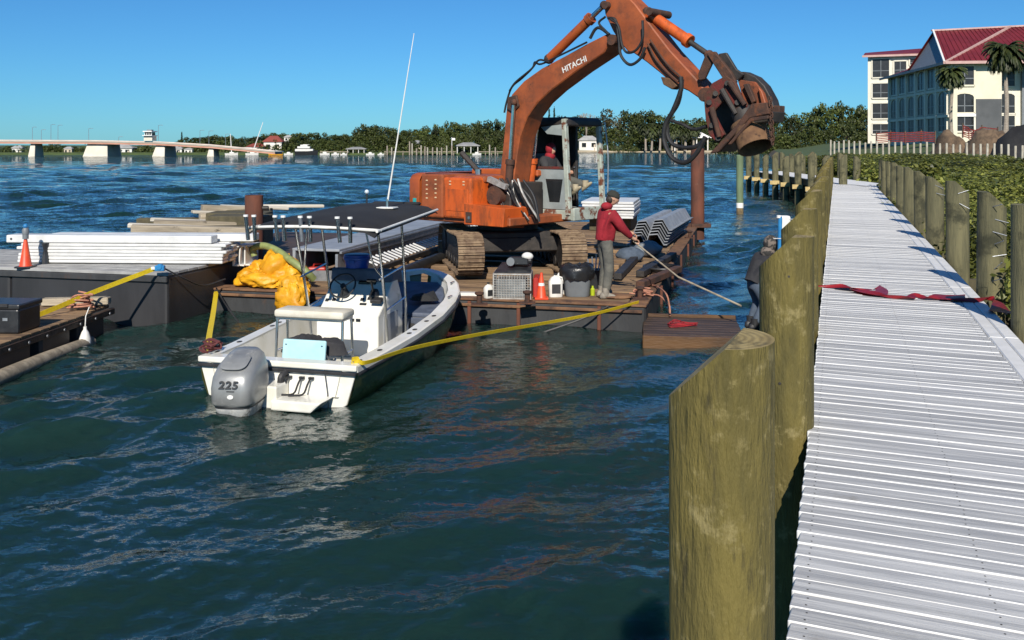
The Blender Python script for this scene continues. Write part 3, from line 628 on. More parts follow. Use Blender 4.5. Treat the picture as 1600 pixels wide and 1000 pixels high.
# palms
def frond_mesh(seed, n, L, droop, m):
    g = random.Random(seed); mbp = MB()
    for k in range(n):
        a = 2.399 * k; el = g.uniform(-.7, 1.1); p = Vector((0, 0, 0)); d = Vector((math.cos(a) * math.cos(el), math.sin(a) * math.cos(el), math.sin(el))); prev = None; seg = 6
        for i in range(seg + 1):
            side = d.cross(Vector((0, 0, 1))).normalized() * (L * .13 * math.sin(math.pi * (i + .6) / (seg + 1.2)))
            if prev is not None:
                for sgn in (-1, 1):
                    mbp.add([prev[0], p, p + side * sgn + Vector((0, 0, -.06 * L)) + d * .05 * L, prev[0] + prev[1] * sgn * .75 + Vector((0, 0, -.05 * L))], [(0, 1, 2, 3)])
            prev = (p.copy(), side); p = p + d * (L / seg); d = (d + Vector((0, 0, -droop))).normalized()
    return mbp.mesh('crown', m, 0, 0)
palmA = frond_mesh(4, 110, 1.0, .34, palm_leaf)
def palm(px, ybase, ytop, D, lab, rad, rt, group=None, cat='palm'):
    X = (px - CXP) / FPX * D; zb = EYE - (ybase - HYP) / FPX * D; zt = EYE - (ytop - HYP) / FPX * D
    t = thing('palm_tree', lab, 'palm', (X, D, zb - .3), random.random() * 6, group)
    H = zt - zb + .3
    MB().tube(bez([(0, 0, 0), (rt * .5, 0, H * .4), (-rt * .3, 0, H * .8), (0, 0, H)], 8), [rt * 1.3, rt, rt * .95, rt * .95, rt * .9, rt * .9, rt * .9, rt, rt * 1.3], 9).build('trunk', bark_pale, t)
    MB().ball((0, 0, H), (rt * 2.0, rt * 2.0, rt * 2.6), 9, 6).build('boot_head', bark, t)
    o = link('crown', palmA, t, (0, 0, H + rt)); o.scale = (rad, rad, rad)
palm(1487, 210, 118, 96, 'shaggy palm in front of the gable wall corner', 1.75, .17)
palm(1571, 205, 84, 88, 'tall palm with a thick pale trunk and wide head beside the gable wall', 2.3, .21)
for px, yt in ((1009, 200), (1018, 203), (1031, 199), (1050, 205), (1057, 200), (1070, 206), (1083, 202)):
    palm(px, 234, yt, 384, 'slender palm with a pale trunk behind the beach', 4.2, .42, 'palms behind the beach')
# ================================================================ bridge
salmon = mat('bridge_salmon', (.55, .30, .22), (.46, .24, .17), .3, .8, bump=.1, bscale=3)
cream_c = mat('bridge_cream', (.74, .69, .58), (.62, .57, .47), .25, .85, bump=.1, bscale=3)
pale_c = mat('bridge_pale', (.72, .62, .54), (.6, .5, .43), .3, .8, bump=.1, bscale=3)
BD = 243.0
bridge = thing('bridge', 'low salmon and cream bridge on tapered piers with a control tower', 'bridge', P(150, 0, BD) * Vector((1, 1, 0)) if False else (P(150, 226, BD).x, BD, 0))
bx0, by0 = bridge.location.x, bridge.location.y
def bl_(px, py, dy=0): q = P(px, py, BD); return Vector((q.x - bx0, dy, q.z))
prof = [(-220, 217.5), (-60, 218), (40, 218.5), (150, 219), (250, 221), (330, 225.5), (392, 231.5), (430, 235)]
for nm, y0, y1, m, dd, off in (('parapet', 0, 1.7, pale_c, .5, -.5), ('roadway_edge', 1.7, 3.1, cream_c, 9.6, -.35), ('girder', 3.1, 6.0, salmon, 8.0, -.2)):
    mb = MB(); rings = []
    for px, py in prof:
        a, b = bl_(px, py + y0), bl_(px, py + y1); rings.append([a + Vector((0, off, 0)), a + Vector((0, off + dd, 0)), b + Vector((0, off + dd, 0)), b + Vector((0, off, 0))])
    mb.loft(rings); mb.build(nm, m, bridge, smooth=20)
for (t0, t1, b0, b1, yt, yb, dd) in ((46, 53, 43, 54, 224, 245, 5), (135, 166, 128, 168, 224, 245.5, 9), (243, 256, 237, 257, 226, 243.5, 9), (326, 332, 323, 334, 229, 243, 5)):
    mb = MB(); mb.loft([[bl_(b0, yb + 2, 0), bl_(b1, yb + 2, 0), bl_(b1, yb + 2, dd), bl_(b0, yb + 2, dd)], [bl_(t0, yt, .6), bl_(t1, yt, .6), bl_(t1, yt, dd - .6), bl_(t0, yt, dd - .6)]]); mb.build('pier', cream_c, bridge, .08)
MB().add([bl_(a, y, d) for y in (247.5, 244.6) for a, d in ((32, -2), (64, -2), (64, 7), (32, 7))], [(0, 1, 2, 3), (4, 5, 6, 7), (0, 1, 5, 4), (1, 2, 6, 5), (2, 3, 7, 6), (3, 0, 4, 7)]).build('footing', cream_c, bridge)
def bbox_px(x0, x1, y0, y1, d0, d1): return MB().add([bl_(a, y, d) for y in (y1, y0) for a, d in ((x0, d0), (x1, d0), (x1, d1), (x0, d1))], [(0, 1, 2, 3), (4, 5, 6, 7), (0, 1, 5, 4), (1, 2, 6, 5), (2, 3, 7, 6), (3, 0, 4, 7)])
tw = bbox_px(227, 240, 212, 220, -1, 2).build('tower_base', cream_c, bridge)
bbox_px(228.5, 238.5, 206, 212, -.8, 1.8).build('control_room', glass_dark, bridge)
for a in (228, 231.2, 234.6, 238): bbox_px(a, a + .8, 206, 212, -.95, -.5).build('mullion', cone_white, tw)
bbox_px(226, 241, 211.2, 212.4, -1.6, 2.4).build('balcony', cone_white, bridge)
bbox_px(226.5, 240.5, 204.6, 206.2, -1.5, 2.4).build('roof_slab', cone_white, bridge)
bbox_px(230, 237, 202.6, 204.6, -.3, 1.2).build('roof_cap', grey_bin, bridge)
for px, yt in ((50, 199), (64, 203), (79, 195), (90, 196), (138, 201), (247, 196), (312, 204), (326, 205), (352, 210), (185, 214)):
    yb = interp(px, prof)
    mb = MB().cyl(bl_(px, yb + 1, .2), bl_(px, yt, .2), .06, .045, 6)
    mb.tube([bl_(px, yt, .2), bl_(px + 3, yt - .6, .2), bl_(px + 7, yt - .4, .2)], .045, 5); mb.build('lamp_post', galv, bridge)
# ================================================================ far houses and boats
house_white = mat('house_white', (.74, .72, .67), (.62, .6, .55), .3, .8, bump=.05)
house_tan = mat('house_tan', (.55, .47, .36), (.46, .39, .3), .3, .8, bump=.05)
roof_red = mat('roof_red', (.24, .05, .035), (.18, .04, .03), .4, .7, bump=.2)
roof_grey = mat('roof_grey', (.36, .36, .35), (.28, .28, .27), .4, .7, bump=.2)
def far_house(px0, px1, yr, ye, yb, D, wall, roofm, lab, cat='house', openp=False):
    cx_ = (px0 + px1) / 2; X = (cx_ - CXP) / FPX * D; W = (px1 - px0) / FPX * D; z = lambda y: EYE - (y - HYP) / FPX * D
    t = thing('open_pavilion' if openp else 'house', lab, cat, (X, D, z(yb))); dp = W * .6; zb, ze, zr = 0, z(ye) - z(yb), z(yr) - z(yb)
    ov = W * .06
    if openp:
        for a in (-.46, -.15, .15, .46):
            for c in (0, dp): MB().box((a * W, c, ze / 2), (W * .03, W * .03, ze)).build('post', house_white, t)
    else:
        MB().box((0, dp / 2, ze / 2 - .5), (W, dp, ze + 1)).build('wall', wall, t)
        n = max(2, int(W / 3))
        for i in range(n):
            a = (i + .5) / n - .5
            wd = MB().box((a * W, -.03, ze * .55), (W / n * .45, .12, ze * .4)).build('window', glass_dark, t)
            MB().box((a * W, -.05, ze * .33), (W / n * .5, .2, ze * .05)).build('sill', house_white, wd)
        MB().box((W * .3, -.04, ze * .3), (W * .08, .14, ze * .6)).build('door', house_tan, t)
    mb = MB(); w2, d2 = W / 2 + ov, dp + ov; rw = W * .22
    mb.add([(-w2, -ov, ze), (w2, -ov, ze), (w2, d2, ze), (-w2, d2, ze), (-rw, dp / 2, zr), (rw, dp / 2, zr), (-w2, -ov, ze - .15), (w2, -ov, ze - .15), (w2, d2, ze - .15), (-w2, d2, ze - .15)],
           [(0, 1, 5, 4), (1, 2, 5), (2, 3, 4, 5), (3, 0, 4), (0, 6, 7, 1), (1, 7, 8, 2), (2, 8, 9, 3), (3, 9, 6, 0), (6, 9, 8, 7)]); mb.build('roof', roofm, t)
    return t
far_house(412, 440, 212, 221, 240, 292, house_white, roof_red, 'white house with a large dark red roof behind the leaning mast')
far_house(386, 412, 224, 229, 241, 290, house_white, roof_red, 'long low white shed with a red roof beside the bridge end')
far_house(444, 458, 211, 214, 222, 312, house_white, roof_grey, 'small white house peeping out above the far wood')
far_house(18, 34, 227, 231, 242, 290, house_white, roof_grey, 'white house with a grey roof seen under the bridge between the first piers')
far_house(100, 112, 229, 232, 242, 289, house_tan, roof_grey, 'tan house seen under the bridge beside the wide pier')
far_house(178, 206, 226, 231, 242, 290, house_white, roof_grey, 'broad white house seen under the bridge below the tower')
far_house(262, 284, 228, 232, 242, 289, house_white, roof_grey, 'white house seen under the bridge beside the tower pier')
far_house(288, 300, 231, 233, 242, 288, house_white, roof_grey, 'small white house seen under the bridge before the last pier')
far_house(542, 570, 229.5, 232.5, 242, 286, house_white, roof_grey, 'open boathouse with a pale flat hip roof among the small boats', 'boathouse', True)
far_house(713, 748, 222.5, 227.5, 241, 286, house_white, roof_grey, 'open waterside pavilion with a grey green hip roof on posts', 'pavilion', True)
far_house(1052, 1108, 203, 215, 236, 384, house_white, cone_white, 'white tented open pavilion behind the beach palms', 'pavilion', True)
far_house(640, 672, 219, 224, 237, 300, house_tan, roof_grey, 'tan house half hidden in the far wood')
far_house(905, 935, 212, 219, 236, 388, house_white, roof_grey, 'white house behind the beach seen through the excavator cab')
def far_boat(px0, px1, yb, D, lab, hullm, decks, cat='boat', name='motor_boat', group=None):
    W = (px1 - px0) / FPX * D; X = ((px0 + px1) / 2 - CXP) / FPX * D; t = thing(name, lab, cat, (X, D, 0), 0, group)
    hh = W * .16; rings = []
    for y, b, s in ((-.5, .14, 1.0), (-.3, .17, 1.0), (.1, .17, 1.05), (.35, .11, 1.2), (.5, .01, 1.4)):
        rings.append([Vector((y * W, -b * W, hh * s)), Vector((y * W * .96, -b * W * .7, -.3)), Vector((y * W * .96, b * W * .7, -.3)), Vector((y * W, b * W, hh * s))])
    MB().loft(rings).build('hull', hullm, t)
    zt = hh
    for (a, b, h_, m) in decks:
        MB().box(((a + b) / 2 * W, 0, zt + h_ * W / 2), ((b - a) * W, W * .22, h_ * W)).build('deckhouse', m, t, .05); zt += h_ * W
    MB().box((0, 0, zt + .05), (W * .28, W * .2, .1)).build('canopy', white_plastic, t)
    return t
far_boat(461, 497, 243, 278, 'large white motor yacht with a dark hull and stepped upper decks', black_plastic, ((-.48, .3, .10, white_plastic), (-.40, .2, .025, glass_dark), (-.38, .16, .09, white_plastic), (-.25, .06, .07, white_plastic)), 'yacht', 'motor_yacht')
for i, (a, b) in enumerate(((420, 442), (444, 458), (500, 515), (518, 530), (532, 542), (572, 585), (590, 600), (738, 752))):
    far_boat(a, b, 243, 279, 'small white motor boat moored by the far docks' if i else 'yellow and brown workboat moored below the red roof', white_plastic if i else yellow_cloth, ((-.2, .2, .14, white_plastic),), group='small boats along the far shore')
def sailboat(px0, px1, D, mast_px, ytop, lab):
    t = far_boat(px0, px1, 243, D, lab, white_plastic, ((-.15, .2, .07, white_plastic),), 'sailboat', 'sailing_boat')
    q = P(mast_px, ytop, D); MB().cyl((0, 0, .4), (q.x - t.location.x, 0, q.z), .16, .08, 6).build('mast', cone_white, t)
    MB().cyl((0, 0, 2.0), (-2.6, 0, 2.1), .16, .16, 6).build('boom', cone_white, t)
sailboat(384, 404, 272, 411, 191, 'sailing boat with a strongly leaning white mast at the bridge end')
sailboat(352, 372, 270, 360, 209, 'white sailing boat moored under the low end of the bridge')
for i, px in enumerate((605, 612, 640, 644, 651, 658, 664, 668, 676, 683, 690, 698, 706, 765, 774)):
    yt = random.uniform(226, 232) if i not in (2, 3) else 215 + i * 3
    q = P(px, yt, 281); o = MB().cyl((q.x, 281, -1), (q.x, 281, q.z), .22, .2, 7).build('dock_piling', post_white if i % 2 else bark_pale, base=True)
    tag(o, 'slim pale piling standing off the far docks', 'piling', 'pilings off the far docks')
for a, b in ((600, 662), (664, 712), (748, 790), (500, 545)):
    t = thing('jetty', 'low grey jetty along the far wooded shore', 'jetty', (P(a, 0, 282).x, 282, 0), 0, 'jetties on the far shore'); W = P(b, 0, 282).x - P(a, 0, 282).x
    MB().box((W / 2, 1, .9), (W, 2.2, .2)).build('deck', lumber, t)
    for i in range(5): MB().cyl((W * (i + .1) / 4.4, 0.2, -1), (W * (i + .1) / 4.4, .2, 1.1), .16, seg=6).build('leg', bark_pale, t)
fl = thing('flagpole', 'white flagpole with a small pale flag beside the grey pavilion', 'flagpole', (P(706, 0, 283).x, 283, .6))
MB().cyl((0, 0, 0), (0, 0, 4.6), .12, .08, 6).build('pole', cone_white, fl); MB().box((.5, 0, 4.0), (.95, .06, .7)).build('flag', cone_white, fl)

# ================================================================ apartment houses on the near shore
stucco = mat('cream_stucco', (.72, .67, .52), (.66, .61, .47), .6, .9, bump=.1, bscale=8)
stucco_w = mat('white_stucco', (.75, .71, .60), (.68, .64, .53), .6, .9, bump=.1, bscale=8)
grey_wall = mat('dark_grey_wall', (.10, .105, .11), (.08, .085, .09), .8, .9, bump=.1, bscale=8)
metal_red = mat('red_metal_roof', (.175, .018, .021), (.135, .014, .017), .6, .5, bump=.03)
trim_pink = mat('roof_trim', (.55, .36, .32), (.45, .29, .26), 1, .6, bump=.02)
screen_dark = mat('dark_screen', (.016, .017, .019), (.028, .029, .031), 1.2, .35, bump=0)
AF = Frame((50.2, 110, 0), -6.4)     # near corner; x runs along the gable front, y along the long shaded front
apt = thing('apartment_house', 'three storey cream apartment house with a red metal roof and dark screened openings', 'building', AF.o, AF.rot)
def az(py, D=110): return EYE - (py - HYP) / FPX * D
g0 = 2.6; e1 = az(99)
MB().box((2.82, 12.5, (g0 + e1) / 2), (5.64, 25, e1 - g0)).build('wall', stucco, apt)
MB().box((12, 12, (g0 + e1) / 2 - .05), (13, 18.0, e1 - g0)).build('wing_wall', stucco_w, apt)
MB().box((3.95, -.03, (az(155) + g0) / 2), (3.3, .1, az(155) - g0)).build('lower_wall_panel', grey_wall, apt)  # dark grey panel over the lower right of the gable front
# long front: pilasters, slabs and openings
def opening(parent, c, wd, h_, arch, face, frame_m):
    cx_, cy_, z0 = c; pts = [(-wd / 2, 0), (wd / 2, 0), (wd / 2, h_ - (wd * .22 if arch else 0))]
    if arch: pts += [(wd / 2 * math.cos(a), h_ - wd * .22 + wd * .22 * math.sin(a)) for a in [R(q) for q in (30, 60, 90, 120, 150)]]
    pts += [(-wd / 2, h_ - (wd * .22 if arch else 0))]
    if face == 'x': P3 = [Vector((cx_, cy_ + a, z0 + b)) for a, b in pts]; off = Vector((-.06, 0, 0)); fo = Vector((-.16, 0, 0))
    else: P3 = [Vector((cx_ + a, cy_, z0 + b)) for a, b in pts]; off = Vector((0, -.06, 0)); fo = Vector((0, -.16, 0))
    wdo = MB().prism(P3, off).build('window', screen_dark, parent, smooth=20)
    mbf = MB(); n = len(P3)
    for i in range(n): mbf.beam(P3[i] + fo * .5, P3[(i + 1) % n] + fo * .5, .12, .2)
    mid = (P3[0] + P3[1]) / 2
    mbf2 = MB().beam(mid + fo * .4, mid + fo * .4 + Vector((0, 0, h_ * .93)), .09, .09)
    r0, r1 = P3[0] + fo * .4 + Vector((0, 0, h_ * .36)), P3[1] + fo * .4 + Vector((0, 0, h_ * .36)); mbf2.beam(r0, r1, .09, .09)
    mbf.build('frame', frame_m, wdo); mbf2.build('mullion', grey_bin, wdo)
F1, F2, F3 = az(206), az(177), az(134)
for k in range(6):
    yc = 2.2 + 4.0 * k
    opening(apt, (-.02, yc, F1), 3.0, 2.1, False, 'x', stucco_w); opening(apt, (-.02, yc, F2), 3.0, 2.7, True, 'x', stucco_w); opening(apt, (-.02, yc, F3), 3.0, 2.5, k == 2, 'x', stucco_w)
    MB().box((-.16, yc + 2.0, (g0 + e1) / 2), (.34, .5, e1 - g0)).build('pilaster', stucco_w, apt)
for zz in (az(139), az(181)): MB().box((-.12, 12.5, zz), (.26, 25, .3)).build('string_course', stucco_w, apt)
MB().box((.35, -.14, (g0 + e1) / 2 - .2), (.7, .3, e1 - g0 - .5)).build('corner_pier', stucco, apt)
opening(apt, (1.55, -.02, F3), 2.2, 2.3, False, 'y', stucco); opening(apt, (1.55, -.02, F2), 2.2, 2.35, True, 'y', stucco); opening(apt, (1.55, -.02, F1), 2.2, 2.0, False, 'y', stucco_w)
MB().box((1.55, -.1, az(180)), (2.4, .3, .35)).build('sill', cone_white, apt)
for k in range(3):
    for fz, hz in ((F1, 2), (F2, 2.5), (F3, 2.2)): opening(apt, (7.3 + 3.2 * k, 2.98, fz), 1.9, hz, fz == F2, 'y', stucco_w)
    MB().box((6.0 + 3.2 * k, 2.8, (g0 + e1) / 2 - .1), (.7, .5, e1 - g0 - .3)).build('column', grey_bin, apt)
# roof: low skirt over the long front, high hipped roof above the gable
rz = az(50, 122)
mb = MB()
A = [Vector((-1.0, -1.1, e1)), Vector((14, -1.1, e1 + .25)), Vector((14, 26, e1)), Vector((-1.0, 26, e1)), Vector((-1.0, 13, e1 + .2)), Vector((1.7, 11.5, rz)), Vector((14, 11.5, rz + .5)), Vector((5.5, 18, rz - 2.5))]
mb.add(A, [(0, 1, 6, 5), (5, 6, 7), (4, 5, 7), (6, 1, 2), (4, 7, 3), (7, 6, 2), (3, 7, 2)])
rf = mb.build('roof', metal_red, apt, smooth=0)
sm = (A[5] - A[0]);
for i in range(26):
    a = i / 25; p0 = A[0].lerp(A[1], a) + Vector((0, 0, .05)); p1 = A[5].lerp(A[6], max(0, a * 1.0)) + Vector((0, 0, .05))
    MB().beam(p0, p1, .07, .10).build('seam', metal_red, rf)
MB().beam(A[0], A[6] + Vector((-3, 0, 0)), .28, .22).build('hip_cap', trim_pink, rf)
MB().beam(A[5] + Vector((-.2, 0, .1)), A[6] + Vector((0, 0, .1)), .3, .2).build('ridge_cap', trim_pink, rf)
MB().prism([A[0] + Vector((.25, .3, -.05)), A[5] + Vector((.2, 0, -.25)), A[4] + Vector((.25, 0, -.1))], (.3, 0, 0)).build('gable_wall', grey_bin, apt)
MB().beam(A[0] + Vector((0, 0, .1)), A[5] + Vector((0, 0, .12)), .2, .25).build('rake_board', cone_white, apt)
MB().box((6.5, -1.05, e1 + .02), (15.2, .16, .32)).build('fascia', trim_pink, apt); MB().box((-1.02, 12.5, e1 - .05), (.16, 27, .3)).build('eave_fascia', trim_pink, apt)
# the farther white block
B2 = Frame((P(1356, 0, 150).x, 150, 0), -22)
blk = thing('apartment_block', 'white four storey apartment block with a thin red roof beyond the shaded front', 'building', B2.o, B2.rot)
zt = az(88, 150); zb = 3.2; Wb = 9.0
MB().box((Wb / 2, 6, (zb + zt) / 2), (Wb, 12, zt - zb)).build('wall', stucco_w, blk)
for py0, py1 in ((92, 122), (130, 154), (161, 186), (193, 210)):
    z1, z0_ = az(py0, 150), az(py1, 150)
    opening(blk, (1.9, -.02, z0_), 2.6, z1 - z0_, False, 'y', stucco_w)
    opening(blk, (4.7, -.02, z0_ + .3), 1.9, (z1 - z0_) * .75, False, 'y', stucco_w)
opening(blk, (7.0, -.02, az(104, 150)), 2.0, 1.1, False, 'y', stucco_w)
MB().prism([(-.6, -.8, zt), (Wb + 3, -.8, zt), (Wb + 3, 6, zt + 1.5), (-.6, 6, zt + .9)], (0, 0, .2)).build('roof', metal_red, blk)
MB().box((Wb / 2, -.75, zt - .05), (Wb + 1.6, .2, .3)).build('fascia', trim_pink, blk)
MB().prism([(Wb * .62, -1.2, zt - 3.2), (Wb + 2, -1.2, zt - 3.2), (Wb + 2, 0, zt - 2.2), (Wb * .62, 0, zt - 2.2)], (0, 0, .15)).build('lower_roof', metal_red, blk)
# earth heaps, netting, tarpaulin
heap_m = mat('dry_earth', (.17, .115, .07), (.09, .062, .04), 2.2, .95, bump=1.0, bscale=4)
def heap(px0, px1, yt, yb, D, m, lab, name, seed, cat='heap'):
    g = random.Random(seed); X0, X1 = P(px0, 0, D).x, P(px1, 0, D).x; zt_, zb_ = az(yt, D), az(yb, D) - 1.6; n = 14; mb = MB(); v = []; f = []
    for i in range(n + 1):
        for j in range(9):
            a, b = i / n, j / 8; hh = (math.sin(math.pi * a) ** .8) * (math.sin(math.pi * b) ** .9) * (1 + .3 * math.sin(a * 9 + seed) * math.sin(b * 5 + 1)) + g.uniform(-.15, .12) * math.sin(math.pi * a)
            v.append((X0 + (X1 - X0) * a, D - 2.5 + 6 * b, zb_ + (zt_ - zb_) * max(hh, 0)))
    for i in range(n):
        for j in range(8): f.append((i * 9 + j, (i + 1) * 9 + j, (i + 1) * 9 + j + 1, i * 9 + j + 1))
    o = mb.add(v, f).build(name, m, smooth=70, base=True); tag(o, lab, cat)
heap(1464, 1510, 208, 222, 86, heap_m, 'rounded brown earth heap below the first shaggy palm', 'earth_heap', 1)
heap(1512, 1592, 204, 226, 82, heap_m, 'long brown earth heap beside the black tarpaulin', 'earth_heap', 2)
heap(1556, 1660, 197, 232, 78, black_canvas, 'black tarpaulin stretched over a mound beside the long earth heap', 'tarpaulin', 3, 'tarpaulin')
net_m = mat('red_netting', (.28, .03, .022), (.2, .02, .016), 3, .8, bump=.2)
def netting(pts, D, h_, lab):
    t = thing('safety_netting', lab, 'netting', (P(pts[0][0], 0, D).x, D, 0)); x0 = t.location.x; rows, n = 6, 44; mb = MB()
    for r in range(rows):
        ln = [Vector((P(interp_x, 0, D).x - x0, .15 * math.sin(q * .9), az(interp(interp_x, pts), D) - h_ * r / (rows - 1))) for q, interp_x in [(q, pts[0][0] + (pts[-1][0] - pts[0][0]) * q / n) for q in range(n + 1)]]
        for a, b in zip(ln, ln[1:]): mb.beam(a, b, .05, h_ / rows * .55)
    mb.build('net', net_m, t)
    for k in range(0, len(pts)): q = pts[k]; zt_ = az(q[1], D); MB().box((P(q[0], 0, D).x - x0, .1, zt_ - h_ * .5), (.1, .1, h_ * 1.5)).build('stake', bark, t)
netting([(1370, 209), (1392, 207), (1415, 208), (1440, 206), (1462, 208)], 88, .8, 'sagging red safety netting before the shaded front')
netting([(1505, 196), (1522, 205), (1535, 199), (1560, 202)], 87, .9, 'red safety netting strung between the earth heaps')
# ================================================================ work barge
BZ = .41
BF = Frame((2.15, 15.45, 0), -14)
barge = thing('work_barge', 'rusty dark steel work barge with a timber deck carrying the excavator', 'barge', BF.o, BF.rot)
BW, BL = 7.8, 16.4
MB().box((-BW / 2, BL / 2, (BZ - .03 - .9) / 2), (BW, BL, BZ - .03 + .9)).build('hull', barge_steel, barge, .03)
MB().box((-BW / 2, .14, BZ - .012), (BW + .02, .3, .035)).build('deck_edge', barge_rust, barge, .006)
MB().box((-.14, BL / 2 + .15, BZ - .010), (.3, BL - .32, .036)).build('deck_edge', barge_rust, barge, .006)
MB().box((-BW + .14, BL / 2 + .15, BZ - .011), (.3, BL - .32, .036)).build('deck_edge', barge_rust, barge, .006)
for x in (-2.95, -2.1, -4.6, -6.3, -.75): MB().box((x, -.02, .06), (.06, .05, .62)).build('rib', spud_rust, barge, .008)
for y in (2.6, 5.2, 7.8, 10.4, 13): MB().box((.02, y, .05), (.05, .07, .62)).build('rib', spud_rust, barge, .008)
MB().box((-BW / 2, -.03, .31), (BW - .1, .05, .05)).build('rub_strip', barge_rust, barge, .01)
pk = [MB().box((0, 0, 0), (w_, .235, .05)).mesh('deck_plank', barge_plank, .008) for w_ in (3.6, 3.6)]
y = .42; k = 0
while y < BL - .3:
    for c, x0 in enumerate((-BW + .32 + 1.8, -.32 - 1.8)):
        link('deck_plank', pk[c], barge, (x0 + random.uniform(-.02, .02), y, BZ - .02 + random.uniform(-.004, .006)), (0, random.uniform(-.003, .003), random.uniform(-.006, .006)))
    y += .245; k += 1
# cleats and stubs along the edge
def cleat(px, py, lab):
    q = G(px, py, BZ + .01); t = thing('mooring_bitt', lab, 'bitt', q)
    MB().lathe([(.09, 0), (.09, .02), (.045, .03), (.045, .15), (.075, .17), (.075, .2), (.03, .21)], seg=12).build('post', rust_brown, t)
    MB().box((0, 0, .01), (.26, .2, .02)).build('base_plate', rust_brown, t)
cleat(824, 474, 'rusty mooring bitt at the barge edge below the wire cage'); cleat(1000, 467, 'rusty mooring bitt at the barge corner holding the yellow strap')
cleat(749, 476, 'rusty mooring bitt at the barge edge near the boat bow'); cleat(1078, 372, 'pale topped mooring bitt beside the grey sheet stack')

# timber mats under and beside the machine
def timber(name, label, group, m, p0, p1, wd, h_, cat='timber', bev=.015):
    p0, p1 = Vector(p0), Vector(p1); d = p1 - p0; o = MB().box((0, 0, 0), (d.length, wd, h_)).build(name, m, None, bev)
    o.location = (p0 + p1) / 2; o.rotation_euler = (0, -math.asin(d.z / d.length), math.atan2(d.y, d.x)); return tag(o, label, cat, group)
for i in range(7):
    b = 2.4 + i * .95
    timber('timber_mat', 'heavy brown crane mat timber lying under the excavator tracks', 'crane mat timbers', barge_plank, BF.out((-6.6, b, BZ + .05)), BF.out((-1.0, b + .1, BZ + .05)), .32, .10, 'timber')

# ================================================================ excavator
EZ = BZ + .11
XF = Frame((-.09, 19.8, EZ), -42)
exc = thing('excavator', 'weathered orange tracked excavator with raised boom and rusty pile grab', 'excavator', XF.o, XF.rot)
# --- tracks
UR = R(-37); tr_l, tr_r = 1.28, .36
def track(side):
    t = MB(); y = side * 1.0
    pts = [(-tr_l, .12), (tr_l, .12), (tr_l + .22, .36), (tr_l, .62), (-tr_l, .66), (-tr_l - .22, .36)]
    t.prism([(a, -.14, b) for a, b in pts], (0, .28, 0))
    for a in (-tr_l, tr_l): t.cyl((a, -.17, .38), (a, .17, .38), .30, seg=18)
    for a in np.linspace(-1, 1, 6): t.cyl((a, -.16, .15), (a, .16, .15), .10, seg=10)
    for a in (-.5, .5): t.cyl((a, -.12, .70), (a, .12, .70), .06, seg=8)
    o = t.build('track', dark_steel, exc, .01); o.rotation_euler = (0, 0, UR)
    c, s = math.cos(UR), math.sin(UR); o.location = (-s * y, c * y, 0)
    return o
sh = MB().box((0, 0, 0), (.155, .50, .022)); sh.box((.03, 0, .02), (.022, .5, .03)); sh.box((-.04, 0, .018), (.016, .5, .02)); shoe_me = sh.mesh('shoe', track_steel, .004)
for side in (-1, 1):
    t = track(side); L = 2 * tr_l; per = 2 * L + 2 * math.pi * tr_r; n = 44
    for i in range(n):
        q = per * i / n
        if q < L: x, z, a = -tr_l + q, .38 + tr_r, 0
        elif q < L + math.pi * tr_r: th = (q - L) / tr_r; x, z, a = tr_l + tr_r * math.sin(th), .38 + tr_r * math.cos(th), th
        elif q < 2 * L + math.pi * tr_r: x, z, a = tr_l - (q - L - math.pi * tr_r), .38 - tr_r, math.pi
        else: th = math.pi + (q - 2 * L - math.pi * tr_r) / tr_r; x, z, a = -tr_l + tr_r * math.sin(th), .38 + tr_r * math.cos(th), th
        if z > .7 and abs(x) < .9: z -= .03 * math.cos(x * 1.6)
        link('shoe', shoe_me, t, (x, 0, z), (0, a, 0))
mb = MB(); mb.box((0, 0, .62), (1.5, 1.5, .26)); mb.box((.62, 0, .5), (.3, 1.9, .3)); mb.box((-.62, 0, .5), (.3, 1.9, .3)); o = mb.build('car_body', dark_steel, exc, .03); o.rotation_euler = (0, 0, UR)
MB().lathe([(.55, .72), (.62, .76), (.62, .98), (.55, 1.02)], seg=28).build('swing_ring', dark_steel, exc)
# --- upper works
def X3(px, py, off): return XF.aty(px, py, off)
B0 = .93
MB().box((-.35, -.05, B0 + .07), (2.9, 2.2, .16)).build('turntable_deck', orange_dull, exc, .02)
# counterweight: rounded block at the rear
mb = MB(); sec = []
for z, k in ((B0 + .02, .94), (B0 + .12, 1.0), (B0 + .82, 1.0), (B0 + .92, .95), (B0 + .96, .86)):
    ring = [Vector((-1.35, -1.24 * k, z))]
    for a in np.linspace(-90, 90, 15): ring.append(Vector((-1.32 - .56 * k * max(math.cos(R(a)), 0) ** .35, 1.24 * k * math.copysign(abs(math.sin(R(a))) ** .8, a), z)))
    ring.append(Vector((-1.35, 1.24 * k, z))); sec.append(ring)
mb.loft(sec); cw = mb.build('counterweight', orange, exc, smooth=50)
o = link('lettering', text_mesh('lettering', '120', .17, white_plastic, .003, .006), cw); o.location = (-1.18, -1.262, B0 + .14); o.rotation_euler = (R(90), 0, 0)
MB().box((-1.48, -1.232, B0 + .36), (.10, .012, .17)).build('sticker', teal_tape, cw)
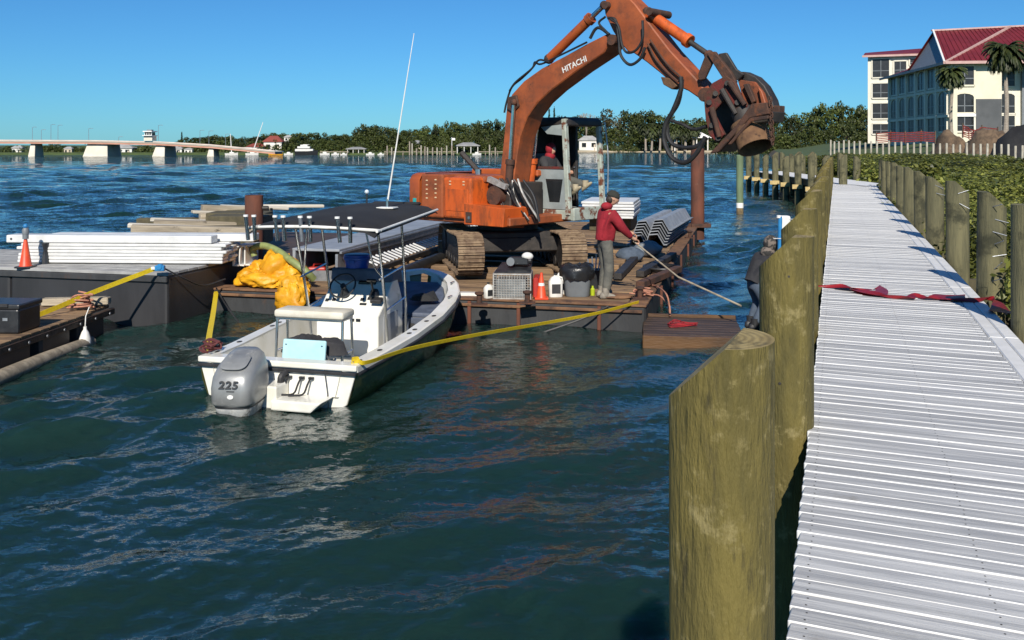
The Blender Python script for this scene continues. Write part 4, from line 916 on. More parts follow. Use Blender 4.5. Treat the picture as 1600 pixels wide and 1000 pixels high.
# side bodywork
side_p = MB().box((-.97, -.82, B0 + .51), (.64, .82, .88)).build('rear_side_panel', orange_dull, exc, .035, seg=2)
vm = MB().box((0, 0, 0), (.05, .012, .025)).mesh('vent', mat('vent_pale', (.7, .5, .3), None, 5, .6))
for i in range(5):
    for c in (-.14, .12): link('vent', vm, side_p, (-.97 + c, -1.234, B0 + .82 - .09 * i + .02 * (c > 0)))
door = MB().box((-.24, -.80, B0 + .49), (.80, .88, .82)).build('engine_door', orange_bright, exc, .05, seg=2)
MB().box((-.24, -1.243, B0 + .45), (.62, .012, .44)).build('door_panel', orange_bright, door, .005)
for c in (-.14, .24): link('vent', vm, door, (-.28 + c, -1.245, B0 + .82)); link('vent', vm, door, (-.28 + c, -1.245, B0 + .76))
hd = MB().box((-.55, .05, B0 + .86), (1.5, 1.9, .14)).build('engine_hood', orange_dull, exc, .05, seg=2)
MB().box((-.4, .55, B0 + .96), (1.9, .5, .14)).build('hood_ridge', orange, exc, .03)
tb = MB().prism([(-.02, -1.26, B0 - .02), (1.02, -1.26, B0 - .02), (1.06, -1.26, B0 + .34), (-.02, -1.26, B0 + .40)], (0, .72, 0)).build('toolbox', orange_bright, exc, .012)
MB().box((.12, -1.268, B0 + .13), (.16, .012, .2)).build('latch_plate', rust_brown, tb)
MB().cyl((.14, -1.27, B0 + .12), (.14, -1.285, B0 + .12), .035, seg=10).build('cap', stainless, tb)
ex = MB().cyl((-.50, -.35, B0 + .88), (-.50, -.35, B0 + 1.04), .07, seg=10).build('exhaust_collar', stainless, exc)
MB().cyl((-.50, -.35, B0 + 1.0), (-.92, -.42, B0 + 1.38), .055, .06, seg=10).build('exhaust_pipe', dark_steel, exc)
# open bay with hoses between door and boom
mb = MB(); mb.box((.45, -.25, B0 + .42), (.6, 1.0, .76)); mb.build('pump_bay', dark_steel, exc, .02)
mb = MB().cyl((.46, -.92, B0 + .55), (.46, -.6, B0 + .55), .19, seg=16); mb.cyl((.62, -.85, B0 + .78), (.62, -.6, B0 + .7), .10, seg=12); mb.build('pump', rust_brown, exc)
MB().box((.52, -.86, B0 + .8), (.5, .1, .1), (0, .3, 0)).build('bay_bracket', wire_steel, exc)
g = random.Random(5)
for i in range(14):
    a = Vector((.3 + .06 * i, -.72 - .12 * g.random(), B0 + .75 + .15 * g.random())); b = Vector((.55 + .07 * i, -.55 - .2 * g.random(), B0 + .08))
    MB().tube(bez([a, a.lerp(b, .4) + Vector((g.uniform(-.1, .15), -.12 * g.random(), 0)), b], 8), g.uniform(.014, .024), 6).build('hydraulic_hose', hose_black if i % 4 else wire_steel, exc)
# --- boom
NEAR, FAR = -.34, .16
def shape(poly, y0, y1, name, m, parent=None, bevel=.015):
    P3 = [X3(px, py, y0) for px, py in poly]; return MB().prism(P3, (0, y1 - y0, 0)).build(name, m, parent or exc, bevel, 40)
boom_outer = [(777, 326), (778, 296), (783, 252), (787, 214), (791, 170), (799, 148), (818, 127), (846, 107), (882, 88), (918, 68), (950, 52)]
boom_inner = [(952, 66), (944, 82), (902, 110), (862, 140), (840, 160), (824, 182), (812, 214), (806, 252), (801, 290), (800, 326)]
boom = shape(boom_outer + boom_inner, NEAR, FAR, 'boom', orange_dull, None, .02)
lt = link('lettering', text_mesh('lettering', 'HITACHI', .30, white_plastic, .002, .006, 0, 1.02), boom)
pa, pb = X3(880, 110, NEAR - .006), X3(915, 92, NEAR - .006); c_ = (pa + pb) / 2; ang = math.atan2(pb.z - pa.z, pb.x - pa.x)
lt.matrix_local = Matrix.Translation(c_) @ Matrix.Rotation(-ang, 4, 'Y') @ Matrix.Rotation(R(90), 4, 'X')
tw_ = max(v.co.x for v in lt.data.vertices) - min(v.co.x for v in lt.data.vertices); want = (pb - pa).length * 1.06; lt.scale = (want / tw_,) * 3
shape([(793, 152), (806, 148), (810, 166), (800, 176), (791, 170)], NEAR - .05, FAR + .05, 'cylinder_boss', rust_brown, boom)
shape([(770, 316), (812, 316), (816, 356), (768, 356)], NEAR - .14, NEAR - .06, 'boom_bracket', orange, None)
shape([(770, 316), (812, 316), (816, 356), (768, 356)], FAR + .06, FAR + .14, 'boom_bracket', orange, None)
# --- arm
arm_low = [(943, 6), (945, 22), (957, 48), (967, 64), (981, 81), (990, 83), (1010, 97), (1030, 113), (1052, 132), (1075, 142), (1094, 155)]
arm_top = [(1103, 144), (1092, 128), (1070, 104), (1046, 78), (1020, 44), (1004, 22), (992, 6), (978, -8), (962, -14), (950, -8)]
arm = shape(arm_low + arm_top, NEAR + .03, FAR - .03, 'arm', orange_dull, None, .02)
pin = lambda px, py, r, nm, par, y0=NEAR - .07, y1=FAR + .07, m=rust_brown: MB().cyl(X3(px, py, y0), X3(px, py, y0) + Vector((0, y1 - y0, 0)), r, seg=16).build(nm, m, par)
pin(955, 62, .10, 'pivot_pin', boom); pin(945, 8, .07, 'cylinder_pin', arm); pin(1014, 18, .07, 'cylinder_pin', arm); pin(1100, 148, .12, 'pivot_pin', arm)
# --- cylinders
def ram(a, b, r, split, y, nm, m, m2=chrome):
    p0, p1 = X3(*a, y), X3(*b, y); q = p0.lerp(p1, split); o = MB().cyl(p0, q, r, seg=14).cyl(q - (p1 - p0).normalized() * .10, q, r * 1.25, seg=14).build(nm, m, exc)
    MB().cyl(q, p1, r * .5, seg=12).build('rod', m2, o); MB().ball(p1, r * .9, 10, 6).build('rod_eye', rust_brown, o); MB().ball(p0, r * 1.1, 10, 6).build('foot_eye', rust_brown, o)
ram((791, 345), (803, 160), .075, .52, NEAR - .10, 'boom_cylinder', rust_brown); ram((822, 340), (841, 180), .085, .58, FAR + .10, 'boom_cylinder', orange_bright)
ram((858, 92), (944, 8), .095, .78, -.09, 'arm_cylinder', orange)
ram((1012, 20), (1108, 86), .10, .70, -.14, 'bucket_cylinder', orange_bright, dark_steel)
ribs_ = [(862, 97), (850, 108)]
# --- pile grab
def plate(poly, y0, y1, nm, m, bevel=.012): return shape(poly, y0, y1, nm, m, None, bevel)
for y0 in (NEAR - .10, NEAR + .26):
    plate([(1103, 82), (1113, 82), (1115, 92), (1100, 124), (1092, 126), (1090, 116)], y0, y0 + .07, 'link_bar', rust_brown)
    plate([(1104, 84), (1116, 80), (1141, 112), (1150, 128), (1138, 136), (1126, 118)], y0 - .05, y0 + .03, 'link_arm', rust_brown)
    plate([(1122, 84), (1134, 82), (1150, 108), (1162, 116), (1152, 126), (1138, 112)], y0 + .02, y0 + .09, 'link_arm', dark_steel)
    plate([(1099, 150), (1112, 130), (1134, 118), (1148, 128), (1158, 152), (1167, 166), (1154, 186), (1144, 172), (1134, 152), (1114, 176), (1131, 210), (1120, 224), (1107, 210), (1102, 186)], y0 - .08, y0 + .0, 'side_plate', rust_red)
plate([(1143, 112), (1162, 112), (1180, 120), (1194, 134), (1206, 156), (1209, 168), (1200, 170), (1192, 150), (1180, 136), (1164, 126), (1150, 124)], NEAR + .02, NEAR + .26, 'curved_guard', dark_steel)
plate([(1152, 124), (1180, 128), (1194, 146), (1200, 166), (1166, 170), (1158, 146)], NEAR - .02, NEAR + .22, 'motor_block', mat('rusted_orange', (.24, .06, .02), (.13, .045, .022), 5, .8, bump=.4, rust=((.06, .03, .02), .56, 6, .08)))
plate([(1120, 150), (1150, 150), (1160, 190), (1130, 214), (1112, 200)], NEAR + .15, FAR - .15, 'inner_block', dark_steel)
plate([(1174, 162), (1198, 160), (1202, 178), (1172, 184), (1122, 238), (1108, 240), (1150, 196)], -.72, -.64, 'jaw_frame', rust_brown)
plate([(1166, 178), (1204, 174), (1200, 190), (1170, 194), (1146, 214), (1124, 238)], -.63, -.1, 'jaw_box', dark_steel)
plate([(1172, 184), (1200, 180), (1200, 186), (1174, 190), (1142, 226), (1136, 226)], -.76, -.72, 'jaw_flange', rust_brown)
for k_, (a, b) in enumerate((((1128, 140), (1150, 178)), ((1140, 128), (1164, 164)), ((1112, 168), (1124, 214)))):
    MB().cyl(X3(*a, NEAR - .24), X3(*b, NEAR - .24), .05, .04, 10).build('grab_ram', rust_brown if k_ else dark_steel, exc)
for a in ((1118, 146), (1136, 130), (1152, 160), (1112, 196), (1122, 216), (1108, 160)): MB().cyl(X3(*a, NEAR - .185), X3(*a, NEAR - .225), .045, seg=10).build('grab_pin', dark_steel, exc)
plate([(1160, 132), (1168, 130), (1180, 158), (1174, 162)], NEAR - .12, NEAR - .04, 'motor_rib', rust_brown); plate([(1184, 136), (1190, 142), (1197, 164), (1190, 166)], NEAR - .12, NEAR - .04, 'motor_rib', orange_dull)
bar = MB().beam(X3(1190, 172, -.2), X3(1222, 173, -.2), .2, .16).build('side_bar', rust_brown, exc, .01)
p0, p1 = X3(1168, 194, -.42), X3(1181, 231, -.52); ax = (p1 - p0).normalized(); a_, b_, _ = axis_frame(ax); mb = MB(); Rp = .285
mb.loft([mb.ring(p0, a_, b_, Rp, 28), mb.ring(p1, a_, b_, Rp, 28), mb.ring(p1, a_, b_, Rp * .92, 28), mb.ring(p0 + ax * .05, a_, b_, Rp * .92, 28)]); mb.build('grab_pipe', rust_pipe, exc)
MB().cyl(p0 - ax * .25, p0 + ax * .1, .2, seg=18).build('pipe_hub', dark_steel, exc)
ch = thing  # chain links hang from the jaw
c0, c1 = X3(1203, 156, -.68), X3(1207, 222, -.68)
for i in range(12):
    q = c0.lerp(c1, i / 11); a = i % 2 * R(90); mbc = MB(); mbc.tube([q + Vector((math.cos(a) * .035 * math.cos(t_), math.sin(a) * .035 * math.cos(t_), .055 * math.sin(t_))) for t_ in np.linspace(0, 2 * math.pi, 9)[:-1]], .011, 5, True); mbc.build('chain_link', rust_brown, exc)
MB().prism([X3(a, b, NEAR) for a, b in ((1032, 120), (1046, 122), (1058, 134), (1050, 140), (1036, 132))], (0, .18, 0)).build('valve_block', rust_pipe, exc, .01)
# hoses on boom and arm
def hose(pts, y, r=.03, nm='hose', m=hose_black): return MB().tube(bez([X3(a, b, yy) for (a, b), yy in zip(pts, y if isinstance(y, list) else [y] * len(pts))], 40), r, 8).build(nm, m, exc)
hose([(950, 28), (962, 32), (967, 60), (970, 86), (984, 101), (1000, 92), (1008, 74)], NEAR - .09, .028); hose([(954, 30), (966, 40), (972, 70), (980, 82), (994, 78), (1004, 60), (1004, 32)], NEAR - .12, .024)
hose([(952, 54), (938, 44), (930, 46), (922, 60)], NEAR - .02, .03); hose([(948, 50), (936, 36), (946, 26)], NEAR - .03, .022)
hose([(917, 66), (880, 84), (846, 100), (836, 97), (832, 106), (816, 122), (800, 136), (792, 158), (788, 176)], NEAR - .03, .02); hose([(858, 97), (842, 94), (830, 108), (806, 128), (796, 142)], NEAR - .06, .02)
hose([(1016, 62), (1030, 84), (1046, 104), (1066, 122)], NEAR - .03, .018, 'pipe', rust_brown); hose([(1012, 68), (1024, 92), (1042, 112), (1060, 128)], NEAR - .03, .018, 'pipe', rust_brown)
hose([(1064, 120), (1064, 140), (1052, 172), (1040, 194), (1038, 220), (1050, 246), (1070, 254), (1088, 240), (1102, 214)], [NEAR - .1] * 9, .042); hose([(1066, 124), (1060, 160), (1044, 188), (1044, 214), (1056, 228), (1084, 230), (1104, 216)], [NEAR - .05] * 7, .038)
hose([(1048, 188), (1066, 194), (1084, 202), (1104, 198)], NEAR - .08, .03)
# --- cab
cx0, cx1, cy0, cy1, cz0, cz1 = -.15, 1.27, .42, 1.62, 1.06, 3.0
cab = exc
fl_ = MB().box(((cx0 + cx1) / 2 + .05, (cy0 + cy1) / 2, cz0), (cx1 - cx0 + .14, cy1 - cy0, .20)).build('cab_floor', cab_pale, exc, .02)
MB().box((cx1 + .10, (cy0 + cy1) / 2, cz0 + .02), (.10, cy1 - cy0 + .02, .26)).build('front_sill', cab_pale, exc, .015)
pan = MB().prism([(cx0, cy0, cz0 + .1), (cx1 - .04, cy0, cz0 + .1), (cx1 - .04, cy0, cz0 + .88), (cx1 - .3, cy0, cz0 + .96), (cx0, cy0, cz0 + .92)], (0, .05, 0)).build('side_panel', cab_grey, exc, .012)
MB().prism([(.78, cy0 - .012, cz0 + .26), (1.04, cy0 - .012, cz0 + .26), (1.12, cy0 - .012, cz0 + .72), (.68, cy0 - .012, cz0 + .72)], (0, .014, 0)).build('panel_window', glass_dark, pan)
MB().box((cx0 + .03, (cy0 + cy1) / 2, (cz0 + cz1) / 2), (.05, cy1 - cy0 - .1, cz1 - cz0 - .2)).build('rear_wall', dark_steel, exc, .01)
def pillar(a, b, m, w_=.09, nm='cab_pillar'): return MB().beam(a, b, w_, w_).build(nm, m, exc, .012)
pillar((cx1, cy0 + .02, cz0), (cx1 - .12, cy0 + .02, cz1), cab_pale, .105); pillar((cx1, cy1 - .05, cz0), (cx1 - .12, cy1 - .05, cz1), cab_pale, .10)
pillar((.55, cy1 - .03, cz0), (.52, cy1 - .03, cz1), dark_steel, .08); pillar((cx0 + .04, cy0 + .02, cz0), (cx0 + .04, cy0 + .02, cz1), dark_steel, .08); pillar((cx0 + .04, cy1 - .03, cz0), (cx0 + .04, cy1 - .03, cz1), dark_steel, .08)
mb = MB(); rr = []
for z, k in ((cz1 - .14, 1.0), (cz1 - .03, 1.0), (cz1 + .04, .9)): rr.append([Vector(((cx0 + cx1) / 2 - .05 + a * (cx1 - cx0) / 2 * k, (cy0 + cy1) / 2 + b * (cy1 - cy0) / 2 * k, z)) for a, b in ((-1, -1), (1, -1), (1, 1), (-1, 1))])
mb.loft(rr); mb.build('cab_roof', dark_steel, exc, .03, seg=2)
MB().prism([(.55, cy0 - .01, cz1 - .16), (1.24, cy0 - .01, cz1 - .10), (1.16, cy0 - .01, cz1 - .34), (.72, cy0 - .01, cz1 - .30)], (0, .02, 0)).build('side_glass', mat('hazy_glass', (.33, .37, .37), (.25, .29, .29), 3, .35, bump=0), exc)
MB().beam((cx0, cy0 + .01, cz0 + .95), (cx1 - .1, cy0 + .01, cz0 + .95), .05, .05).build('window_rail', rust_red, exc)
MB().box((.20, cy1 - .03, (cz0 + cz1) / 2), (.60, .04, cz1 - cz0 - .2)).build('rear_quarter', dark_steel, exc, .01)
st = MB().box((.42, .8, cz0 + .5), (.5, .52, .14)); st.box((.16, .8, cz0 + .9), (.13, .52, .72), (0, -.12, 0)); st.box((.42, .8, cz0 + .25), (.4, .4, .4)); st.build('driver_seat', black_plastic, exc, .03)
for dy in (-.2, .05, .3):
    MB().cyl((.98, .8 + dy, cz0 + .1), (.88, .8 + dy, cz0 + .92), .014, seg=6).build('control_lever', dark_steel, exc); MB().ball((.88, .8 + dy, cz0 + .94), .035, 8, 6).build('lever_knob', black_plastic, exc)
MB().tube(bez([(cx1 - .02, cy1 + .04, cz0 + 1.9), (cx1 + .06, cy1 + .05, cz0 + 1.2), (cx1 + .05, cy1 + .05, cz0 + .3)], 8), .014, 6).build('grab_rail', galv, exc)

# ================================================================ loose things on the barge
def corr_sheet(W, L, deep, th):
    pr = [(-.5, 0), (-.42, 0), (-.30, 1), (-.10, 1), (0.0, 0.15), (.10, 1), (.30, 1), (.42, 0), (.5, 0)]
    mb = MB(); rings = []
    for y in (0, L):
        rings.append([Vector((a * W, y, b * deep)) for a, b in pr] + [Vector((a * W, y, b * deep - th)) for a, b in reversed(pr)])
    return mb.loft(rings).mesh('sheet', pvc_grey, 0, 25)
q0 = G(1009, 386, BZ + .02); cs = corr_sheet(1.05, 4.4, .28, .018)
for i in range(6):
    o = link('sheet_pile', cs, None, (q0.x + .03 * i, q0.y + random.uniform(-.08, .08), BZ + .05 + i * .072), (0, R(-6), R(-17) + random.uniform(-.01, .01)))
    tag(o, 'grey folded sheet pile in the stack beside the rusty spud', 'sheet pile', 'grey sheet piles stacked on the barge')
# white sheets stacked behind the cab
cs2 = MB().box((0, 0, 0), (1.55, 2.4, .07)).mesh('sheet', pvc_white, .01)
for i in range(6):
    q = P(960, 340, 28.6); o = link('white_sheet', cs2, None, (q.x + random.uniform(-.05, .05), q.y + 1.0 + random.uniform(-.05, .05), BZ + .44 + i * .085), (0, 0, R(-12)))
    tag(o, 'long white vinyl sheet in the stack behind the excavator cab', 'sheet', 'white sheets stacked behind the cab')
for a in (-.5, .5):
    q = P(960, 340, 28.6); timber('bearer_timber', 'short dark bearer under the white sheets behind the cab', 'bearers under the white sheets', under_wood, (q.x + a - .1, q.y + .3, BZ + .2), (q.x + a + .3, q.y + 1.9, BZ + .2), .25, .38)
# spuds
def spud(px, py, yt, w_px, z0, lab, m=spud_rust):
    q = G(px, py, z0); Dq = q.y; r = w_px / 2 / FPX * Dq; zt = P(px, yt, Dq).z
    t = thing('spud_pile', lab, 'spud', (q.x, q.y, z0)); H = zt - z0
    MB().lathe([(r, -.4), (r, H), (r * .86, H), (r * .86, H - .3)], seg=20, caps=False).build('tube', m, t)
    mb = MB()
    for a in (-1, 1): mb.box((a * (r + .09), 0, .05), (.14, r * 2.6, .12)); mb.box((0, a * (r + .09), .05), (r * 2 + .1, .14, .12))
    mb.build('collar', rust_brown, t, .01); return t
sp1 = spud(1090, 354, 232, 21, BZ, 'tall rusty red spud pile at the far corner of the barge')
sp2 = spud(397, 418, 305, 28, BZ, 'short brown spud pile standing behind the yellow tarpaulin')
MB().cyl((.16, 0, 1.25), (.3, 0, 1.25), .05, seg=8).build('lug', dark_steel, sp2)
# long grey aluminium gangway lying along the deck
GF = Frame(BF.out((-6.55, 1.0, BZ)), -13)
gw = thing('gangway', 'long grey aluminium gangway with a row of white rungs lying along the barge', 'gangway', GF.o, GF.rot); GL = 9.6
MB().box((.30, GL / 2, .62), (.95, GL, .05)).build('side_plate', pvc_grey, gw, .01)
MB().box((-.14, GL / 2, .36), (.06, GL, .5)).build('web_plate', pvc_grey, gw, .01)
for i, x in enumerate((.80, .95, 1.10)): MB().box((x, GL / 2, .58 - .10 * i), (.05, GL, .05)).build('rail', galv if i == 0 else dark_steel, gw, .008)
MB().box((.72, GL / 2, .3), (.05, GL, .5)).build('inner_plate', galv, gw)
MB().box((1.44, GL / 2 + .2, .26), (.06, GL, .10)).build('outer_rail', dark_steel, gw, .01)
rg = MB().beam((1.14, 0, .42), (1.42, .05, .30), .055, .03).mesh('rung', pvc_white, .005)
for i in range(42): link('rung', rg, gw, (0, .25 + i * .222, .03))
for i in range(6): MB().beam((-.05, .3 + 1.8 * i, .1), (.7, .3 + 1.8 * i, .1), .08, .2).build('cross_member', galv, gw)
tag(MB().tube(bez([GF.out((1.75, .2 + k * 1.3, .12 + .03 * math.sin(k))) for k in range(8)], 40), .12, 12).build('discharge_pipe', hose_black, base=True), 'thick black pipe lying along the gangway with white rungs', 'pipe')

# ================================================================ pontoon with the white boards
PZ = .86
PF = Frame((-5.72, 15.95, 0), -14)
pon = thing('pontoon', 'high black pontoon with a grey deck carrying white boards', 'pontoon', PF.o, PF.rot)
for k in range(3):
    MB().box((-1.55 - 3.1 * k, 1.2, (PZ - .04 - .8) / 2), (3.09, 2.4, PZ - .04 + .8)).build('float_box', pontoon_black, pon, .05, seg=2)
pl_ = [MB().box((0, 0, 0), (9.3, .29, .05)).mesh('deck_board', pontoon_top, .006)][0]
for i in range(8): link('deck_board', pl_, pon, (-4.65, .15 + .30 * i, PZ - .02 + random.uniform(-.003, .003)))
MB().box((-4.65, -.02, PZ - .1), (9.3, .05, .1)).build('edge_angle', barge_steel, pon, .01)
bb = MB().box((0, 0, 0), (3.75, .30, .054)).mesh('board', pvc_white, .012); bb2 = MB().box((0, 0, 0), (3.75, .32, .135)).mesh('board', pvc_white, .012)
for r_ in range(2):
    for i in range(6):
        q = G(188, 414, PZ) + Vector((random.uniform(-.06, .06) + .0, .2 + r_ * .36, .05 + i * .059))
        o = link('white_board', bb, None, q, (0, 0, R(-3) + random.uniform(-.006, .006))); tag(o, f"white vinyl board, {nth[5 - i]} from the top in the stack's {('front', 'rear')[r_]} row", 'board', 'white boards stacked on the pontoon')
o = link('white_beam', bb2, None, G(170, 414, PZ) + Vector((-.03, .22, .05 + 6 * .059 + .045)), (0, 0, R(-3))); tag(o, 'deep white beam lying on top of the white board stack', 'beam')
MB().cyl((-1.78, -.165, 0), (-1.78, -.14, 0), .02, seg=10).build('hole', dark_rub, o)
o = link('white_beam', bb2, None, G(215, 414, PZ) + Vector((.1, .60, .05 + 6 * .059 + .04)), (0, 0, R(-2))); tag(o, 'white beam lying behind the front beam on the stack', 'beam')
cm = MB(); cm.box((0, 0, .15), (.025, .55, .3)); cm.box((.05, 0, .29), (.1, .55, .02)); cm.box((.05, 0, .01), (.1, .55, .02)); cm = cm.mesh('channel', [pvc_white])
for i in range(5):
    q = P(352 + i * 9, 412, 17.6 + .05 * i); o = link('channel_offcut', cm, None, (q.x, q.y + .2, PZ + .02 if i < 2 else BZ + .36), (0, random.uniform(-.1, .1), R(-10))); tag(o, 'short white channel offcut standing at the end of the white boards', 'channel', 'white channel offcuts')
    o.scale.z = 1.25
MB_ = None
# loose timber behind
rft = thing('timber_raft', 'low dark raft under the loose timber behind the white boards', 'raft', BF.out((-BW - 3.1, 2.2, 0)), BF.rot)
for k in range(3): MB().box((.5 + 1.02 * k, 3.2, .0), (.98, 6.4, 1.1)).build('float_box', pontoon_black, rft, .04)
for k in range(20): MB().box((1.52, .16 + .32 * k, .58), (3.05, .3, .05)).build('plank', sodden_wood, rft, .006)
g = random.Random(12)
rows_ = [((200, 352), (395, 360), 19.0, .24, .09, lumber_pale), ((205, 358), (392, 362), 18.6, .3, .17, lumber), ((235, 343), (400, 350), 21, .22, .08, lumber_pale), ((240, 351), (400, 354), 20.2, .34, .20, lumber),
         ((315, 326), (420, 330), 22.5, .3, .18, lumber), ((300, 331), (395, 334), 22.2, .25, .07, lumber_pale), ((312, 338), (420, 340), 22.0, .3, .16, lumber), ((345, 322), (450, 326), 23.2, .25, .07, lumber_pale), ((262, 346), (405, 344), 21.4, .22, .06, lumber_pale), ((410, 322), (505, 322), 24.5, .25, .08, lumber_pale)]
for a, b, Dq, wd, hh, m in rows_:
    timber('loose_timber', 'weathered bleached timber in the loose pile behind the white boards' if m is lumber_pale else 'rough brown timber in the loose pile behind the white boards', 'bleached loose timbers' if m is lumber_pale else 'brown loose timbers', m, P(*a, Dq), P(b[0], b[1], Dq + .7), wd, hh)
for i in range(4):
    q0_, q1_ = P(215, 366, 18.6 + i * 1.2), P(395, 368, 19 + i * 1.2); q0_.z = q1_.z = PZ + .12 + .2 * (i % 2)
    timber('loose_timber', 'dark bearer timber at the foot of the loose pile', 'dark bearer timbers', under_wood, q0_, q1_, .3, .24)
for i in range(3):
    q0_, q1_ = P(330, 350, 21 + i), P(420, 350, 21 + i); q0_.z = q1_.z = PZ + .3
    timber('loose_timber', 'dark bearer timber at the foot of the loose pile', 'dark bearer timbers', under_wood, q0_, q1_, .8, .6)
# traffic cones
def cone(loc, h_, lab, light=False, bands=((.35, .62),)):
    t = thing('traffic_cone', lab, 'cone', loc); r0, r1 = h_ * .19, h_ * .045
    def rad(a): return r0 + (r1 - r0) * a
    MB().box((0, 0, .015), (h_ * .52, h_ * .52, .03)).build('base', cone_orange if not light else black_plastic, t, .008)
    MB().lathe([(rad(0) * 1.12, .03), (rad(0), .05), (r1, h_), (r1 * .6, h_ + .004)], seg=22).build('body', cone_orange, t)
    for a, b in bands: MB().lathe([(rad(a) + .004, h_ * a), (rad(b) + .004, h_ * b)], seg=22, caps=False).build('band', cone_white, t)
    if light:
        MB().lathe([(.05, h_ - .02), (.05, h_ + .06), (.055, h_ + .06), (.06, h_ + .13), (.04, h_ + .17)], seg=12).build('lamp', grey_bin, t); MB().ball((0, 0, h_ + .2), .045, 10, 6).build('lens', blue_bright, t)
q = G(40, 418, PZ); cone((q.x, q.y, PZ), .52, 'orange cone with a small lamp on top standing before the white boards', True, ())
q = G(846, 467, BZ + .01); cone((q.x, q.y, BZ + .008), .44, 'orange and white traffic cone between the wire cage and the white jugs')
t = thing('strap_post', 'slim black post with a flared top before the white boards', 'post', G(70, 413, PZ) + Vector((0, .02, 0)))
MB().lathe([(.07, 0), (.05, .15), (.03, .26), (.06, .36), (.06, .38)], seg=10).build('shaft', black_plastic, t)
from mathutils import noise as MN
# ================================================================ yellow tarpaulin heap
def cloth_heap(name, label, cat, m, frame_o, rz, lumps, W, L, seed, edge=None, base=0.0, amp=1.0):
    n = 70; v = []; f = []
    for i in range(n + 1):
        for j in range(n + 1):
            a, b = i / n * 2 - 1, j / n * 2 - 1; ang = math.atan2(b, a); rr = max(abs(a), abs(b)); rad = rr
            x, y = W / 2 * rr * math.cos(ang), L / 2 * rr * math.sin(ang)
            q = Vector((x * 2.3 + seed, y * 2.3, seed * .7)); out = 1 + .16 * MN.noise(Vector((math.cos(ang) * 1.5 + seed, math.sin(ang) * 1.5, 0)))
            x *= out; y *= out
            z = 0
            for (lx, ly, lr, lh) in lumps: z = max(z, lh * math.sqrt(max(0, 1 - ((x - lx) ** 2 + (y - ly) ** 2) / lr ** 2)))
            q = q + Vector((MN.noise(q * .9), MN.noise(q * .9 + Vector((3, 3, 3))), 0)) * .8; fold = 1 - abs(MN.noise(q * 1.5)) * 2.6; fold2 = 1 - abs(MN.noise(q * 3.6 + Vector((5, 1, 2)))) * 2.6
            z = z * (.80 + amp * (.15 * fold + .05 * fold2)) + amp * (.035 * fold + .022 * fold2)
            z *= min(1, (1 - rad) * 7)
            x += .05 * MN.noise(q * 2.1 + Vector((9, 0, 0))); y += .05 * MN.noise(q * 2.1 + Vector((0, 9, 0)))
            if edge and y < edge: z -= min((edge - y) * 2.2, .55); y = edge - .06 - (edge - y) * .35
            v.append((x, y, base + max(z, -.6)))
    for i in range(n):
        for j in range(n): f.append((i * (n + 1) + j, (i + 1) * (n + 1) + j, (i + 1) * (n + 1) + j + 1, i * (n + 1) + j + 1))
    o = MB().add(v, f).build(name, m, smooth=80); o.location = frame_o; o.rotation_euler = (0, 0, rz); tag(o, label, cat)
    return o
def cloth_blobs(name, label, cat, m, o_, rz, lumps, seed):
    mb = MB(); rows, seg = 26, 40
    for n_, (lx, ly, lz, rx, ry, rz_) in enumerate(lumps):
        rings = []
        for k in range(rows + 1):
            t_ = math.pi * k / rows; ring = []
            for i in range(seg):
                a = 2 * math.pi * i / seg; d = Vector((math.sin(t_) * math.cos(a), math.sin(t_) * math.sin(a), -math.cos(t_))); q = d * 1.35 + Vector((seed + n_ * 3.1, n_ * 1.7, 0))
                q = q + Vector((MN.noise(q * 1.1), MN.noise(q * 1.1 + Vector((7, 0, 0))), MN.noise(q * 1.1 + Vector((0, 7, 0))))) * .7
                q.z *= .6; r_ = 1 + .32 * MN.noise(q * .9) + .22 * (.5 - abs(MN.noise(q * 1.7)) * 2) + .10 * (.5 - abs(MN.noise(q * 3.1)) * 2) + .035 * (.5 - abs(MN.noise(q * 6.5)) * 2)
                z = lz + d.z * rz_ * r_; ring.append(Vector((lx + d.x * rx * r_, ly + d.y * ry * r_, max(z, .004 + .0006 * k) if lz > 0 else z)))
            rings.append(ring)
        mb.loft(rings)
    o = mb.build(name, m, smooth=80); o.location = o_; o.rotation_euler = (0, 0, rz); o.scale = (.92, .92, .86); return tag(o, label, cat)
q = G(412, 452, BZ + .02)
cloth_blobs('tarpaulin', 'crumpled yellow tarpaulin heaped at the corner of the barge', 'tarpaulin', yellow_cloth, (q.x, q.y + .5, BZ + .02), BF.rot, [(-.42, -.02, .12, .30, .32, .22), (.12, .12, .30, .34, .36, .42), (-.02, -.18, .12, .44, .3, .22), (.42, .0, .18, .36, .36, .32), (-.30, .2, .2, .3, .3, .28)], 3)
q = G(462, 470, .3)
cloth_blobs('tarpaulin', 'yellow tarpaulin fold spilling over the barge edge beside the boat', 'tarpaulin', yellow_cloth, (q.x, 16.52, BZ + .02), BF.rot, [(0, 0, .12, .30, .3, .26), (.08, -.28, -.12, .30, .16, .36)], 8)
hs = MB().tube(bez([P(398, 400, 17.9), P(396, 388, 17.9), P(412, 384, 17.8), P(434, 392, 17.6), P(456, 408, 17.3), P(478, 424, 17.2), P(490, 436, 17.3)], 40), .065, 12).build('suction_hose', olive_hose, base=True); tag(hs, 'fat olive green hose arching over the yellow tarpaulin', 'hose')
t = thing('fuel_can', 'small red fuel can with a black cap beside the yellow tarpaulin', 'can', G(492, 440, BZ) + Vector((0, .25, 0)))
MB().box((0, 0, .13), (.34, .2, .24)).build('body', red_plastic, t, .03, seg=2); MB().cyl((-.17, 0, .2), (-.25, 0, .24), .05, seg=10).build('cap', black_plastic, t); MB().tube([(-.08, 0, .25), (-.06, 0, .31), (.08, 0, .31), (.1, 0, .25)], .02, 6).build('handle', red_plastic, t)

